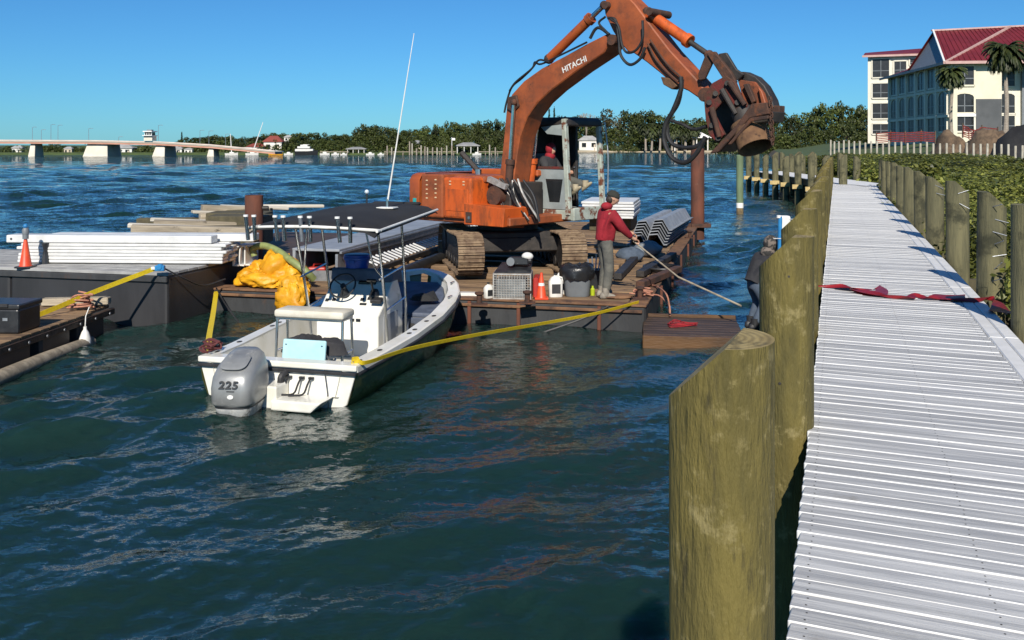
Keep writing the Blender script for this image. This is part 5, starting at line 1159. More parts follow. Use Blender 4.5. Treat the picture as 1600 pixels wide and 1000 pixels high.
# ================================================================ gear at the barge front
CF = Frame(G(800, 468, BZ), -4)
cg = thing('wire_cage', 'grey wire mesh crate holding red and dark gear at the barge edge', 'cage', CF.o, CF.rot); cw_, cd_, ch_ = .62, .55, .42
mb = MB(); mr = MB()
for i in range(15): x = -cw_ / 2 + cw_ * i / 14; mb.box((x, 0, ch_ / 2), (.009, .009, ch_)); mr.box((x, cd_, ch_ / 2), (.009, .009, ch_))
for i in range(11): z = ch_ * i / 10; mb.box((0, 0, z), (cw_, .009, .009)); mr.box((0, cd_, z), (cw_, .009, .009))
mr.build('rear_mesh', wire_steel, cg, smooth=0); mb.build('front_mesh', wire_steel, cg, smooth=0)
for s_ in (-1, 1):
    mb = MB()
    for i in range(12): mb.box((s_ * cw_ / 2, cd_ * i / 11, ch_ / 2), (.009, .009, ch_))
    for i in range(10): mb.box((s_ * cw_ / 2, cd_ / 2, ch_ * i / 9), (.009, cd_, .009))
    mb.build('side_mesh', wire_steel, cg, smooth=0)
mb = MB()
for a in (-1, 1):
    for b in (0, 1): mb.box((a * cw_ / 2, b * cd_, ch_ / 2), (.026, .026, ch_ + .02))
    mb.box((a * cw_ / 2, cd_ / 2, ch_), (.026, cd_, .026)); mb.box((a * cw_ / 2, cd_ / 2, .013), (.026, cd_, .026))
for b in (0, 1): mb.box((0, b * cd_, ch_), (cw_, .026, .026)); mb.box((0, b * cd_, .013), (cw_, .026, .026))
mb.build('frame', wire_steel, cg, .004)
MB().prism([(-cw_ / 2, .05, ch_ + .01), (cw_ / 2, .05, ch_ + .01), (cw_ / 2, cd_, ch_ + .1), (-cw_ / 2 + .1, cd_, ch_ + .12)], (0, 0, .02)).build('lid', black_plastic, cg, .006)
MB().box((-.02, .28, .17), (.5, .42, .32)).build('liner', grey_bin, cg, .02)
o = MB().box((0, 0, .18), (.1, .5, .34)).build('red_case', red_plastic, None, .02); o.location = CF.out((.40, .27, .01)); o.rotation_euler = (0, 0, CF.rot); tag(o, 'narrow red case wedged beside the wire cage', 'case')
t = thing('small_motor', 'small black motor with a white tank on the wire cage lid', 'motor', CF.out((.12, .36, ch_ + .115)), CF.rot)
MB().box((0, 0, .07), (.28, .2, .13)).cyl((-.2, 0, .08), (.2, 0, .08), .06).build('block', black_plastic, t, .02); MB().ball((.12, -.02, .15), (.1, .08, .07)).build('tank', white_plastic, t); MB().cyl((-.16, -.1, .07), (-.16, -.16, .07), .07, seg=12).build('pulley', grey_bin, t)
def jug(loc, rz, s, lab, m=white_plastic):
    t = thing('plastic_jug', lab, 'jug', loc, rz); w_, d_, h_ = .19 * s, .14 * s, .3 * s
    mb = MB(); rings = []
    for z, k in ((0, .9), (.02, 1), (h_ * .72, 1), (h_ * .9, .6), (h_ * .95, .28), (h_, .26)): rings.append([Vector((w_ / 2 * k * math.copysign(abs(math.cos(a)) ** .5, math.cos(a)), d_ / 2 * k * math.copysign(abs(math.sin(a)) ** .5, math.sin(a)), z)) for a in np.linspace(0, 2 * math.pi, 21)[:-1]])
    mb.loft(rings); mb.build('body', m, t, smooth=50)
    MB().lathe([(.026 * s, h_), (.026 * s, h_ + .03)], seg=10).build('cap', dark_rub, t); MB().box((.0, -d_ / 2 - .002, h_ * .4), (w_ * .62, .006, h_ * .42)).build('label_patch', dark_rub, t)
    MB().tube([(w_ * .2, 0, h_ * .93), (w_ * .5, 0, h_ * .86), (w_ * .48, 0, h_ * .6)], .014 * s, 6).build('handle', m, t)
jug(G(868, 464, BZ), .1, 1.25, 'white plastic jug with a dark label next to the traffic cone'); jug(G(876, 462, BZ) + Vector((.05, .22, 0)), -.2, 1.35, 'white plastic jug behind the dark labelled one')
jug(G(763, 466, BZ), .6, .8, 'small white jug beside the wire cage'); 
o = MB().box((0, 0, .03), (.36, .2, .05)).build('cutting_board', white_plastic, None, .008); o.location = G(733, 462, BZ) ; o.rotation_euler = (0, 0, -.1); tag(o, 'flat white panel lying at the barge edge by the boat bow', 'panel')
t = thing('waste_bin', 'grey plastic bin lined with a black bag beside the man in red', 'bin', G(903, 465, BZ) + Vector((0, .2, 0)))
mb = MB(); mb.loft([[Vector((r1 * math.copysign(abs(math.cos(a)) ** .6, math.cos(a)), r1 * .85 * math.copysign(abs(math.sin(a)) ** .6, math.sin(a)), z)) for a in np.linspace(0, 2 * math.pi, 25)[:-1]] for z, r1 in ((0, .2), (.02, .215), (.38, .25), (.40, .265), (.42, .265))]); mb.build('body', grey_bin, t, smooth=50)
v = []; f = []
for k in range(9):
    for i in range(28):
        a = 2 * math.pi * i / 28; z = [.30, .36, .43, .50, .53, .54, .53, .50, .48][k]; r_ = [.29, .30, .30, .28, .24, .19, .13, .07, .01][k] * (1 + .12 * MN.noise(Vector((math.cos(a) * 2, math.sin(a) * 2, k * .7)))); z += .05 * MN.noise(Vector((math.cos(a) * 3, math.sin(a) * 3, 4 + k * .3))) - (.10 if k == 0 and 1 < a < 2.5 else 0)
        v.append((r_ * math.cos(a), r_ * .9 * math.sin(a), z))
for k in range(8):
    for i in range(28): f.append((k * 28 + i, k * 28 + (i + 1) % 28, (k + 1) * 28 + (i + 1) % 28, (k + 1) * 28 + i))
MB().add(v, f).build('bag', bag_black, t, smooth=80)
o = MB().lathe([(.035, 0), (.04, .02), (.04, .11), (.018, .14), (.018, .17)], seg=12).build('bottle', mat('lime_bottle', (.45, .55, .03), None, 5, .3, bump=0)); o.location = G(926, 462, BZ); tag(o, 'small lime green bottle by the boots of the man in red', 'bottle')
t = thing('tool_bucket', 'black tool tub with steel tools beside the grey bin', 'bucket', G(930, 452, BZ) + Vector((0, .15, 0)))
MB().lathe([(.15, 0), (.18, .33), (.19, .34), (.17, .34), (.14, .05)], seg=16).build('body', black_plastic, t)
for i in range(4): MB().cyl((-.05 + .03 * i, .02, .1), (-.12 + .08 * i, .05, .52 + .04 * i), .014, seg=6).build('tool', galv, t)
# steel beams, hoses and gear behind the man
for a, b, D0, D1, m, lab in (((1000, 428), (1052, 398), 20.0, 21.2, dark_steel, 'dark steel channel lying across the barge corner'), ((965, 432), (1010, 385), 19.6, 22.4, dark_steel, 'long dark steel channel lying behind the man in red'), ((1000, 445), (1060, 420), 18.6, 19.6, rust_brown, 'rusty steel bar lying at the barge corner')):
    p0, p1 = G(*a, BZ + .09), G(*b, BZ + .09); o = timber('steel_beam', lab, None, m, p0, p1, .16, .12, 'beam', .01)
g = random.Random(9)
def crumple(px, py, r, m, lab, nm, cat, z0=BZ, hz=.55):
    c = G(px, py, z0); mb = MB(); rings = []
    for k in range(11):
        t_ = math.pi * k / 10; rings.append([Vector((r * math.sin(t_) * math.cos(a) * (1 + .25 * MN.noise(Vector((px + math.cos(a) * 1.6, math.sin(a) * 1.6, k * .5)))), r * .7 * math.sin(t_) * math.sin(a) * (1 + .25 * MN.noise(Vector((px + 4 + math.cos(a) * 1.6, math.sin(a) * 1.6, k * .5)))), r * hz * (1 - math.cos(t_)) * (1 + .2 * MN.noise(Vector((math.cos(a) * 2, py + math.sin(a) * 2, k * .4)))))) for a in np.linspace(0, 2 * math.pi, 23)[:-1]])
    o = mb.loft(rings).build(nm, m, smooth=80); o.location = c; tag(o, lab, cat)
crumple(1012, 402, .34, grey_bin, 'crumpled dark grey sack beside the grey sheet piles', 'sack', 'sack'); crumple(985, 410, .3, jeans, 'folded blue grey cloth behind the man in red', 'cloth_bundle', 'cloth')
g = random.Random(31); c0_ = G(1000, 462, BZ + .02)
tag(MB().tube(bez([c0_ + Vector((g.uniform(-.2, .2), g.uniform(-.14, .14), .02 + g.random() * .1)) for i in range(20)], 100), .012, 6).build('rope', rope_orange, base=True), 'tangle of faded red rope at the barge corner', 'rope')
crumple(962, 466, .3, barge_rust, 'pile of grey brown debris at the feet of the man in red', 'debris_heap', 'debris', BZ, .12)
coil = MB()
for i in range(3): coil.tube([G(1034, 424, BZ + .03) + Vector(((.3 + .03 * i) * math.cos(a), (.36 + .03 * i) * math.sin(a), .03 + .03 * i)) for a in np.linspace(0, 2 * math.pi, 25)[:-1]], .028, 7, True)
tag(coil.build('hose_coil', hose_black, base=True), 'black hose coiled on the barge near the dark channels', 'hose')
for k, (pts, m) in enumerate((([(1000, 448), (1022, 446), (1040, 458), (1046, 478), (1047, 490)], rope_orange), ([(1010, 460), (1030, 462), (1043, 476), (1047, 494)], rope_orange))):
    tag(MB().tube(bez([G(*pts[0], BZ + .02), G(*pts[1], BZ + .03), P(*pts[2], 15.9), P(*pts[3], 15.75)] + ([P(*pts[4], 15.7)] if len(pts) > 4 else []), 20), .014, 6).build('cable', m, base=True), 'thin orange cable hanging over the barge corner', 'cable', 'orange cables at the barge corner')

# ================================================================ small timber float with red rope
FF = Frame(G(1004, 541, 0), -8)
ft = thing('timber_float', 'low sodden timber float with an orange brown front beside the barge', 'float', FF.o, FF.rot); fw = 1.5
MB().box((fw / 2, .05, .03), (fw, .1, .26)).build('front_beam', sodden_pale, ft, .012)
for i in range(8): MB().box((fw / 2 + random.uniform(-.01, .01), .2 + .185 * i, .14), (fw - .02, .175, .05), (0, 0, random.uniform(-.01, .01))).build('plank', sodden_wood, ft, .008)
MB().box((fw / 2, 1.62, .15), (fw, .06, .12)).build('rear_beam', sodden_pale, ft, .01); MB().box((.04, .85, .04), (.08, 1.5, .22)).build('side_beam', sodden_wood, ft, .01); MB().box((fw - .04, .85, .04), (.08, 1.5, .22)).build('side_beam', sodden_wood, ft, .01)
mb = MB(); g = random.Random(4); pp = [FF.out((.55 + .27 * math.cos(i * 2.1) * g.uniform(.2, 1.2), .85 + .24 * math.sin(i * 2.1) * g.uniform(.2, 1.2), .18 + .01 * (i % 4))) for i in range(13)]
mb.tube(bez(pp, 100), .008, 6); tag(mb.build('rope', rope_red, base=True), 'red rope tangled on the small timber float', 'rope')

# ================================================================ work float at the near left
LF = Frame((-6.63, 12.5, 0), -4)
lf = thing('work_float', 'brown decked work float on black drums with a log along its side', 'float', LF.o, LF.rot); LZ = .42
for i in range(17): MB().box((-.62, -.9 + .235 * i, LZ - .025), (1.25 if i < 14 else 1.1, .225, .05), (0, 0, random.uniform(-.004, .004))).build('plank', barge_plank, lf, .006)
MB().box((-.02, 1.0, LZ - .1), (.07, 4.0, .1)).build('side_rail', sodden_wood, lf, .01)
for i in range(4): MB().box((-.28, -.7 + 1.02 * i, .10), (.5, .78, .44)).build('float_drum', pontoon_black, lf, .04)
for i in range(9): MB().cyl((.03, -.8 + .45 * i, LZ - .11), (.04, -.8 + .45 * i, LZ - .11), .022, seg=8).build('bolt', galv, lf)
lg = MB().tube(bez([LF.out((.10, -1.2, .0)), LF.out((.12, .6, .03)), LF.out((.08, 2.1, .0))], 14), [.10, .105, .11, .108, .11, .108, .106, .105, .104, .102, .10, .10, .098, .095, .09], 12).build('floating_log', lumber, base=True); tag(lg, 'grey floating log lying along the work float', 'log')
bx_ = thing('tool_chest', 'black plastic tool chest with a ribbed lid on the work float', 'chest', LF.out((-.62, .82, LZ + .002)), LF.rot)
MB().box((0, 0, .17), (1.0, .55, .34)).build('body', black_plastic, bx_, .03, seg=2); MB().box((0, 0, .37), (1.04, .59, .07)).build('lid', black_plastic, bx_, .02, seg=2)
for a in (-.3, 0, .3): MB().box((a, -.3, .39), (.14, .03, .05)).build('lid_rib', dark_rub, bx_, .006)
MB().box((.32, -.285, .2), (.07, .012, .04)).build('badge', galv, bx_); MB().box((-.3, -.29, .3), (.08, .03, .1)).build('latch', dark_rub, bx_, .004); MB().box((.1, -.29, .3), (.08, .03, .1)).build('latch', dark_rub, bx_, .004)
timber('short_timber', 'short pale brown timber lying at the end of the work float', None, lumber, LF.out((-1.05, 2.75, LZ + .07)), LF.out((.0, 2.85, LZ + .09)), .16, .12)
g = random.Random(6); c0_ = LF.out((-.28, 2.45, LZ + .03)); pp = [c0_ + Vector((.24 * math.cos(i * 1.9) * g.uniform(.4, 1.1), .2 * math.sin(i * 1.9) * g.uniform(.3, 1.1), .02 + .012 * i * g.random())) for i in range(22)]
tag(MB().tube(bez(pp, 110), .014, 6).build('rope', rope_orange, base=True), 'pale orange rope heaped on the end of the work float', 'rope')
fd = thing('fender', 'white plastic bottle fender hanging on a cord from the work float', 'fender', P(133, 552, 14.4))
MB().lathe([(.02, 0), (.075, .03), (.085, .1), (.085, .22), (.05, .32), (.025, .36), (.025, .40)], seg=16).build('body', white_plastic, fd); MB().tube([(0, 0, .40), (.0, .02, .55), (.02, .1, .68)], .008, 5).build('cord', white_plastic, fd)

# red and orange buoy between pontoon and barge
by = thing('buoy', 'round orange red fender buoy squeezed between the pontoon and the barge', 'buoy', P(314, 486, 17.3)); MB().ball((0, 0, .2), (.13, .13, .17), 16, 10).build('body', cone_orange, by); MB().cyl((0, 0, .42), (0, 0, .52), .035, seg=8).build('eye', dark_rub, by)

# ================================================================ straps
def strap(pts, wv, lab, m=yellow_strap, n=30, th=.003, nm='strap'):
    mb = MB(); ribbon(mb, bez(pts, n), wv, th); return tag(mb.build(nm, m, smooth=60, base=True), lab, 'strap')
strap([P(246, 418, 15.85), P(150, 455, 15.1), P(60, 492, 14.3), P(-20, 519, 13.6)], (.02, .02, .085), 'yellow ratchet strap running from the pontoon corner to the work float')
t = thing('ratchet', 'blue ratchet buckle at the pontoon corner', 'ratchet', P(250, 419, 15.8)); MB().box((0, 0, 0), (.16, .08, .09)).cyl((0, -.05, .02), (0, .05, .02), .05).build('body', blue_bright, t, .01); MB().box((-.09, 0, 0), (.1, .07, .05)).build('handle', white_plastic, t, .006)
tag(MB().tube(bez([P(258, 420, 15.9), P(290, 436, 16.2), P(318, 446, 16.8), P(352, 436, 17.2)], 20), .014, 6).build('line', dark_rub, base=True), 'thin dark line slung from the pontoon corner to the barge', 'line')
# ================================================================ centre console boat
HF = Frame((-2.77, 11.28, 0), -15)
boat = thing('motor_boat', 'white centre console motor boat with a black canopy moored at the barge', 'boat', HF.o, HF.rot)
BLN = 5.05
ST = [(0, 1.02, .42, .90), (.15, 1.05, .43, .93), (.35, 1.09, .47, .96), (.55, 1.09, .54, .95), (.70, 1.03, .62, .84), (.80, .93, .69, .68), (.88, .77, .76, .48), (.94, .56, .82, .28), (.98, .30, .86, .12), (1.0, .06, .88, .02)]
def sheer(t_):
    for a, b in zip(ST, ST[1:]):
        if a[0] <= t_ <= b[0]:
            k = (t_ - a[0]) / (b[0] - a[0]); return tuple(p + (q - p) * k for p, q in zip(a, b))
    return ST[-1]
TS = [i / 40 for i in range(34)] + [.85, .875, .9, .92, .94, .96, .975, .99, 1.0]
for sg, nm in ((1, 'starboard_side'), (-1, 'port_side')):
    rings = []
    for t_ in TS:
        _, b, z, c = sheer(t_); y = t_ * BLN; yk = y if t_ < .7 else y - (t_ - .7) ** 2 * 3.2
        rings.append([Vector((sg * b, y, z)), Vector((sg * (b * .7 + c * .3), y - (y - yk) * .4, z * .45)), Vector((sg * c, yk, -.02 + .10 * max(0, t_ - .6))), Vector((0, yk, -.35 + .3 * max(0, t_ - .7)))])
    MB().loft(rings, closed=False, caps=False).build(nm, hull_shade_olive, boat, smooth=50)
def strip(prof_fn, nm, m, rng_=TS, smooth=60):
    for sg in (1, -1):
        rings = []
        for t_ in rng_:
            _, b, z, c = sheer(t_); rings.append([Vector((sg * max(bb, .0), t_ * BLN + dy, zz)) for bb, dy, zz in prof_fn(t_, b, z)])
        MB().loft(rings, True, True).build(nm, m, boat, smooth=smooth)
def gw_prof(t_, b, z):
    w_ = .17 if t_ < .9 else .17 + (t_ - .9) * .6; i_ = max(b - w_, 0); return [(b + .012, .012, z - .04), (b + .012, .012, z + .025), (b - .01, .0, z + .04), (i_, -.02, z + .04), (i_, -.02, z - .03)]
strip(gw_prof, 'gunwale', white_gel, smooth=30)
strip(lambda t_, b, z: [(b + .016, .016, z - .085), (b + .026, .026, z - .075), (b + .026, .026, z - .05), (b + .014, .014, z - .042)], 'rub_rail', dark_rub)
# inner walls and sole
for sg, nm in ((1, 'inner_wall'), (-1, 'inner_wall')):
    rings = []
    for t_ in TS[:-3]:
        _, b, z, c = sheer(t_); w_ = .17 if t_ < .9 else .23; i_ = max(b - w_ - .005, 0); rings.append([Vector((sg * i_, t_ * BLN - .02, z + .02)), Vector((sg * max(i_ - .04, 0), t_ * BLN - .03, z * .6)), Vector((sg * max(i_ - .08, 0), t_ * BLN - .04, .08))])
    MB().loft(rings, False, False).build(nm, white_gel, boat, smooth=50)
rings = []
for t_ in TS[:-3]:
    _, b, z, c = sheer(t_); i_ = max(b - .22, .01); rings.append([Vector((-i_, t_ * BLN - .03, .09)), Vector((i_, t_ * BLN - .03, .09))])
MB().loft(rings, False, False).build('cockpit_sole', mat('sole_cream', (.66, .64, .55), (.55, .53, .45), 3, .6, bump=.1), boat)
# transom
tr_ = MB().prism([(-1.02, 0, .40), (1.02, 0, .40), (.90, 0, .0), (.6, 0, -.2), (0, 0, -.34), (-.6, 0, -.2), (-.90, 0, .0)], (0, .06, 0)).build('transom', white_gel, boat, .008)
MB().box((0, .07, .43), (2.06, .20, .07)).build('transom_cap', white_gel, boat, .015, seg=2); MB().box((0, -.02, .365), (2.05, .05, .035)).build('transom_rail', dark_rub, boat, .006)
MB().prism([(.12, -.02, -.02), (.62, -.02, -.02), (.75, -.02, .10), (.12, -.02, .10)], (0, -.34, 0)).build('swim_step', white_gel, boat, .02, seg=2)
MB().box((.02, -.16, .03), (.30, .30, .42)).build('motor_bracket', white_gel, boat, .02, seg=2)
for x in (.18, .34, .46):
    MB().lathe([(.035, 0), (.035, .02)], (0, 0, 0), 10).build('fitting', black_plastic, boat).location = (x, -.02, .28)
    MB().tube(bez([(x, -.03, .30), (x - .02, -.08, .22), (x - .06, -.12, .12), (x - .2, -.2, .12)], 12), .012, 6).build('rigging_tube', dark_rub, boat)
MB().tube(bez([(.14, -.03, .34), (.12, -.1, .3), (.10, -.12, .2), (-.02, -.25, .14)], 10), .04, 8).build('rigging_boot', dark_rub, boat)
MB().tube(bez([(.62, .02, .46), (.64, -.03, .36), (.68, -.05, .14), (.70, -.06, -.05)], 12), .006, 5).build('drain_line', dark_rub, boat)
# rod holders let into the gunwale, cleats
for sg in (1, -1):
    for t_ in (.05, .16, .34, .38, .47, .53):
        _, b, z, c = sheer(t_); o = MB().lathe([(.032, 0), (.032, .004), (.02, .005)], (0, 0, 0), 10).build('rod_socket', dark_rub, boat); o.location = (sg * (b - .085), t_ * BLN, z + .041); o.scale = (1, 1.5, 1)
    for t_ in (.03, .72, .86):
        _, b, z, c = sheer(t_); MB().box((sg * (b - .09), t_ * BLN, z + .065), (.03, .16, .02)).box((sg * (b - .09), t_ * BLN, z + .05), (.03, .05, .03)).build('cleat', stainless, boat, .005)
# bow cushions
rings = []
for t_ in (.60, .70, .80, .88, .93):
    _, b, z, c = sheer(t_); i_ = max(b - .2, .05); rings.append([Vector((-i_, t_ * BLN, .10)), Vector((i_, t_ * BLN, .10)), Vector((i_, t_ * BLN, z - .12)), Vector((-i_, t_ * BLN, z - .12))])
MB().loft(rings).build('bow_deck', grey_liner, boat, .02)
rings = []
for t_ in (.615, .70, .80, .88, .925):
    _, b, z, c = sheer(t_); i_ = max(b - .22, .04); rings.append([Vector((-i_, t_ * BLN, z - .118)), Vector((i_, t_ * BLN, z - .118)), Vector((i_ * .97, t_ * BLN, z - .05)), Vector((-i_ * .97, t_ * BLN, z - .05))])
MB().loft(rings).build('bow_cushion', navy_cush, boat, .02, seg=2)
MB().box((.45, .598 * BLN, .30), (.62, .05, .34)).build('seat_back', navy_cush, boat, .02); MB().lathe([(.055, 0), (.055, .012), (.03, .014)], seg=14).build('speaker', dark_rub, boat).matrix_local = Matrix.Translation((.56, .592 * BLN, .34)) @ Matrix.Rotation(R(90), 4, 'X')
# console
CY = 1.95
con = MB().prism([(-.46, CY, .09), (-.46, CY, .66), (-.46, CY + .18, .78), (-.46, CY + .52, 1.08), (-.46, CY + .72, 1.10), (-.46, CY + .92, .75), (-.46, CY + .92, .09)], (.92, 0, 0)).build('console', white_gel, boat, .025, seg=2)
MB().prism([(-.47, CY + .46, 1.06), (-.47, CY + .50, 1.24), (-.47, CY + .86, 1.20), (-.47, CY + .93, 1.0), (-.47, CY + .72, 1.06)], (.94, 0, 0)).build('console_hood', navy_cush, boat, .03, seg=2)
n_ = Vector((0, -.66, .75)).normalized()
def on_dash(x, s_, lift=.006):         # s_ runs up the sloping dash
    return Vector((x, CY + .18 + .34 * s_, .78 + .30 * s_)) + n_ * lift
def dash_box(x, s_, w_, h_, d_, nm, m, bev=.004):
    o = MB().box((0, 0, d_ / 2), (w_, h_, d_)).build(nm, m, boat, bev); o.location = on_dash(x, s_, .0); o.rotation_euler = (R(41), 0, 0); return o
dash_box(.10, 1.02, .24, .18, .03, 'chart_screen', glass_dark); dash_box(.10, 1.02, .26, .2, .02, 'screen_bezel', black_plastic)
for x, s_ in ((-.40, .12), (-.30, .15), (.12, .2), (.22, .25)): dash_box(x, s_, .05, .05, .015, 'gauge', black_plastic)
dash_box(.16, .02, .1, .035, .015, 'switch_panel', black_plastic)
for i in range(2):
    o = MB().box((.08 + .09 * i, CY - .004, .60), (.065, .01, .04)).build('switch', black_plastic, boat, .002)
wc = on_dash(-.16, .42, .17); wn = Vector((0, -.80, .60)).normalized(); a_, b_, _ = axis_frame(wn)
wh = MB().tube([wc + (a_ * math.cos(t_) + b_ * math.sin(t_)) * .185 for t_ in np.linspace(0, 2 * math.pi, 29)[:-1]], .013, 7, True)
for k in range(3): wh.cyl(wc - wn * .03, wc + (a_ * math.cos(.5 + k * 2.094) + b_ * math.sin(.5 + k * 2.094)) * .18, .009, seg=6)
wh.cyl(wc - wn * .05, wc - wn * .005, .04, seg=12); wh.build('steering_wheel', black_plastic, boat)
MB().cyl(on_dash(-.16, .35, 0), wc - wn * .03, .07, .03, 14).build('wheel_hub', black_plastic, boat)
th_ = dash_box(.30, .30, .10, .16, .12, 'throttle_box', black_plastic, .02); MB().cyl((0, 0, .1), (.0, .06, .27), .016, seg=8).box((0, .07, .28), (.13, .03, .03)).build('throttle_lever', black_plastic, th_)
MB().box((.38, CY + .14, .86), (.16, .1, .05), (.4, 0, 0)).build('radio', dark_rub, boat, .006)
MB().box((.463, CY + .45, .42), (.012, .5, .44)).build('console_door', grey_liner, boat, .004); MB().box((.472, CY + .25, .45), (.01, .04, .06)).build('door_latch', stainless, boat)
# leaning post
LY = .98
MB().box((0, LY, .86), (.96, .36, .10)).build('leaning_seat', mat('seat_vinyl', (.66, .62, .52), (.55, .51, .42), 4, .55, bump=.1), boat, .035, seg=3)
MB().box((0, LY, .80), (.92, .33, .03)).build('seat_frame', stainless, boat, .006)
for sx in (-1, 1):
    for sy in (-1, 1):
        MB().tube([(sx * .45, LY + sy * .13, .79), (sx * .46, LY + sy * .17, .09)], .018, 8).build('post_leg', stainless, boat)
    MB().tube([(sx * .455, LY - .15, .38), (sx * .455, LY + .15, .38)], .014, 7).build('leg_rail', stainless, boat)
# canopy frame
CZ = 1.92; ya, yf = .90, 3.5; cwid = .89
LEG = {}
for sx in (-1, 1):
    A0, A1 = (sx * .56, CY + .10, .09), (sx * .60, CY - .35, CZ); B0_, B1 = (sx * .56, CY + .75, .09), (sx * .62, CY + .45, CZ + .06)
    MB().tube(bez([A0, (sx * .575, CY - .02, .8), A1], 10), .02, 8).build('canopy_leg', stainless, boat); MB().tube(bez([B0_, (sx * .585, CY + .70, .8), B1], 10), .02, 8).build('canopy_leg', stainless, boat)
    for z in (.75, 1.20): MB().tube([(sx * .577, CY - .02 - .2 * (z > 1), z), (sx * .588, CY + .68 - .12 * (z > 1), z + .08)], .014, 7).build('canopy_rail', stainless, boat)
    MB().tube(bez([(sx * .585, CY - .14, 1.22), (sx * .50, CY - .26, 1.42), (sx * .42, CY - .35, CZ)], 8), .014, 7).build('canopy_brace', stainless, boat)
    MB().tube([(sx * cwid, ya, CZ), (sx * cwid * .86, yf, CZ + .10)], .018, 8).build('canopy_side_tube', white_plastic, boat)
pts = bez([(-cwid, ya + .12, CZ), (-cwid + .12, ya - .02, CZ + .02), (0, ya - .1, CZ + .05), (cwid - .12, ya - .02, CZ + .02), (cwid, ya + .12, CZ)], 30); MB().tube(pts, .02, 8).build('canopy_hoop', white_plastic, boat)
mb = MB(); rings = []
for j in range(17):
    t_ = j / 16; y = ya - .04 + (yf - ya + .08) * t_; ring = []
    for i in range(15):
        s_ = i / 14 * 2 - 1; x = s_ * (cwid + .02) * (1 - .14 * t_) * (1 - .12 * max(0, abs(t_ - .5) * 2 - .7)); ring.append(Vector((x, y - .07 * (1 - s_ * s_) * (1 if t_ < .1 else 0), CZ + .03 + .11 * t_ + .10 * (1 - s_ ** 2) * (1 - .5 * (2 * t_ - 1) ** 4) - .05 * (abs(s_) > .95) - .04 * (t_ in (0, 1)))))
    rings.append(ring)
top_pts = rings; n1 = len(rings[0]); vs = [p for r_ in rings for p in r_]; vs2 = [p - Vector((0, 0, .02)) for p in vs]; fs = []
for k in range(len(rings) - 1):
    for i in range(n1 - 1): fs.append((k * n1 + i, k * n1 + i + 1, (k + 1) * n1 + i + 1, (k + 1) * n1 + i))
N0 = len(vs); fs += [tuple(q + N0 for q in reversed(f_)) for f_ in fs]
bd = [i for i in range(n1)] + [k * n1 + n1 - 1 for k in range(1, len(rings))] + [(len(rings) - 1) * n1 + i for i in range(n1 - 2, -1, -1)] + [k * n1 for k in range(len(rings) - 2, 0, -1)]
for a, b in zip(bd, bd[1:] + bd[:1]): fs.append((a, b, b + N0, a + N0))
cn = MB().add(vs + vs2, fs).build('canopy', black_canvas, boat, smooth=50)
# rod holders along the aft hoop
for x in (-.86, -.76, -.44, -.34, -.10, .02, .42, .56):
    lean = random.uniform(-.02, .02); y = ya - .06; o = MB().cyl((x, y, CZ - .14), (x + lean, y - .05, CZ + .17), .026, seg=10).build('rod_holder', stainless if abs(x) > .3 or x > 0 else galv, boat)
    MB().lathe([(.031, 0), (.031, .025)], seg=10).build('rim', cone_white, o).location = (x + lean, y - .05, CZ + .16)
# antenna and light on the canopy
abase = HF.atz(605, 324, CZ + .19)
MB().box((abase.x, abase.y, CZ + .185), (.26, .2, .02)).build('antenna_base', white_plastic, boat, .005)
tipw = P(647, 52, 13.6); atip = HF.to(tipw)
MB().cyl(abase, abase + Vector((0, 0, .12)), .02, seg=8).build('antenna_mount', stainless, boat); MB().cyl(abase + Vector((0, 0, .05)), atip, .013, .005, 8).build('antenna', white_plastic, boat)
MB().cyl((-.25, yf - .3, CZ + .15), (-.25, yf - .3, CZ + .34), .012, seg=6).build('light_stem', black_plastic, boat); MB().ball((-.25, yf - .3, CZ + .37), .035, 8, 6).build('anchor_light', mat('lamp_glass', (.62, .72, .8), None, 4, .2, bump=0), boat)
MB().box((.15, yf - .1, CZ + .19), (.75, .14, .05)).build('canopy_bag', black_canvas, boat, .02)
# outboard motor
MF = (-.16, -.52)
om = thing('outboard_motor', 'large silver grey outboard motor with 225 in dark numerals on the boat transom', 'outboard motor', HF.out((MF[0], MF[1], 0)), HF.rot + R(10))
om.scale = (.87, .92, .87); om.location.z = -.03
def sq(w_, l_, z, e=.55, dy=0.0, taper=0.0):
    out = []
    for a in np.linspace(0, 2 * math.pi, 33)[:-1]:
        c, s = math.cos(a), math.sin(a); x = w_ * math.copysign(abs(c) ** e, c); y = l_ * math.copysign(abs(s) ** e, s); out.append(Vector((x * (1 - taper * (y / l_)), y + dy, z)))
    return out
def tilt(ring, k, y0): return [Vector((p.x, p.y, p.z + k * (p.y - y0))) for p in ring]
MB().loft([sq(.255, .34, .17, .42), sq(.282, .375, .22, .42), sq(.288, .38, .40, .42), tilt(sq(.275, .365, .56, .44, .01), .10, 0), tilt(sq(.25, .33, .67, .6, .02), .22, 0), tilt(sq(.20, .26, .725, .65, .04), .26, 0), tilt(sq(.1, .14, .745, .7, .05), .26, 0)]).build('cowl', engine_silver, om, smooth=55)
MB().loft([sq(.262, .352, .155), sq(.262, .352, .172)]).build('seam', dark_rub, om)
MB().loft([sq(.07, .20, -.55, .8, .05), sq(.09, .2, -.25, .8, .04), sq(.15, .24, -.10, .7, .02), sq(.22, .30, .02, .6, .0), sq(.252, .34, .12), sq(.258, .345, .157)]).build('lower_cowl', engine_worn, om, smooth=55)
MB().loft([tilt(sq(.17, .15, .70, .6, -.16), .42, -.16), tilt(sq(.175, .155, .712, .6, -.16), .42, -.16), tilt(sq(.16, .14, .722, .6, -.16), .42, -.16)]).build('top_panel', engine_silver, om, smooth=50)
numm = mat('dark_numerals', (.05, .05, .052), None, 6, .4)
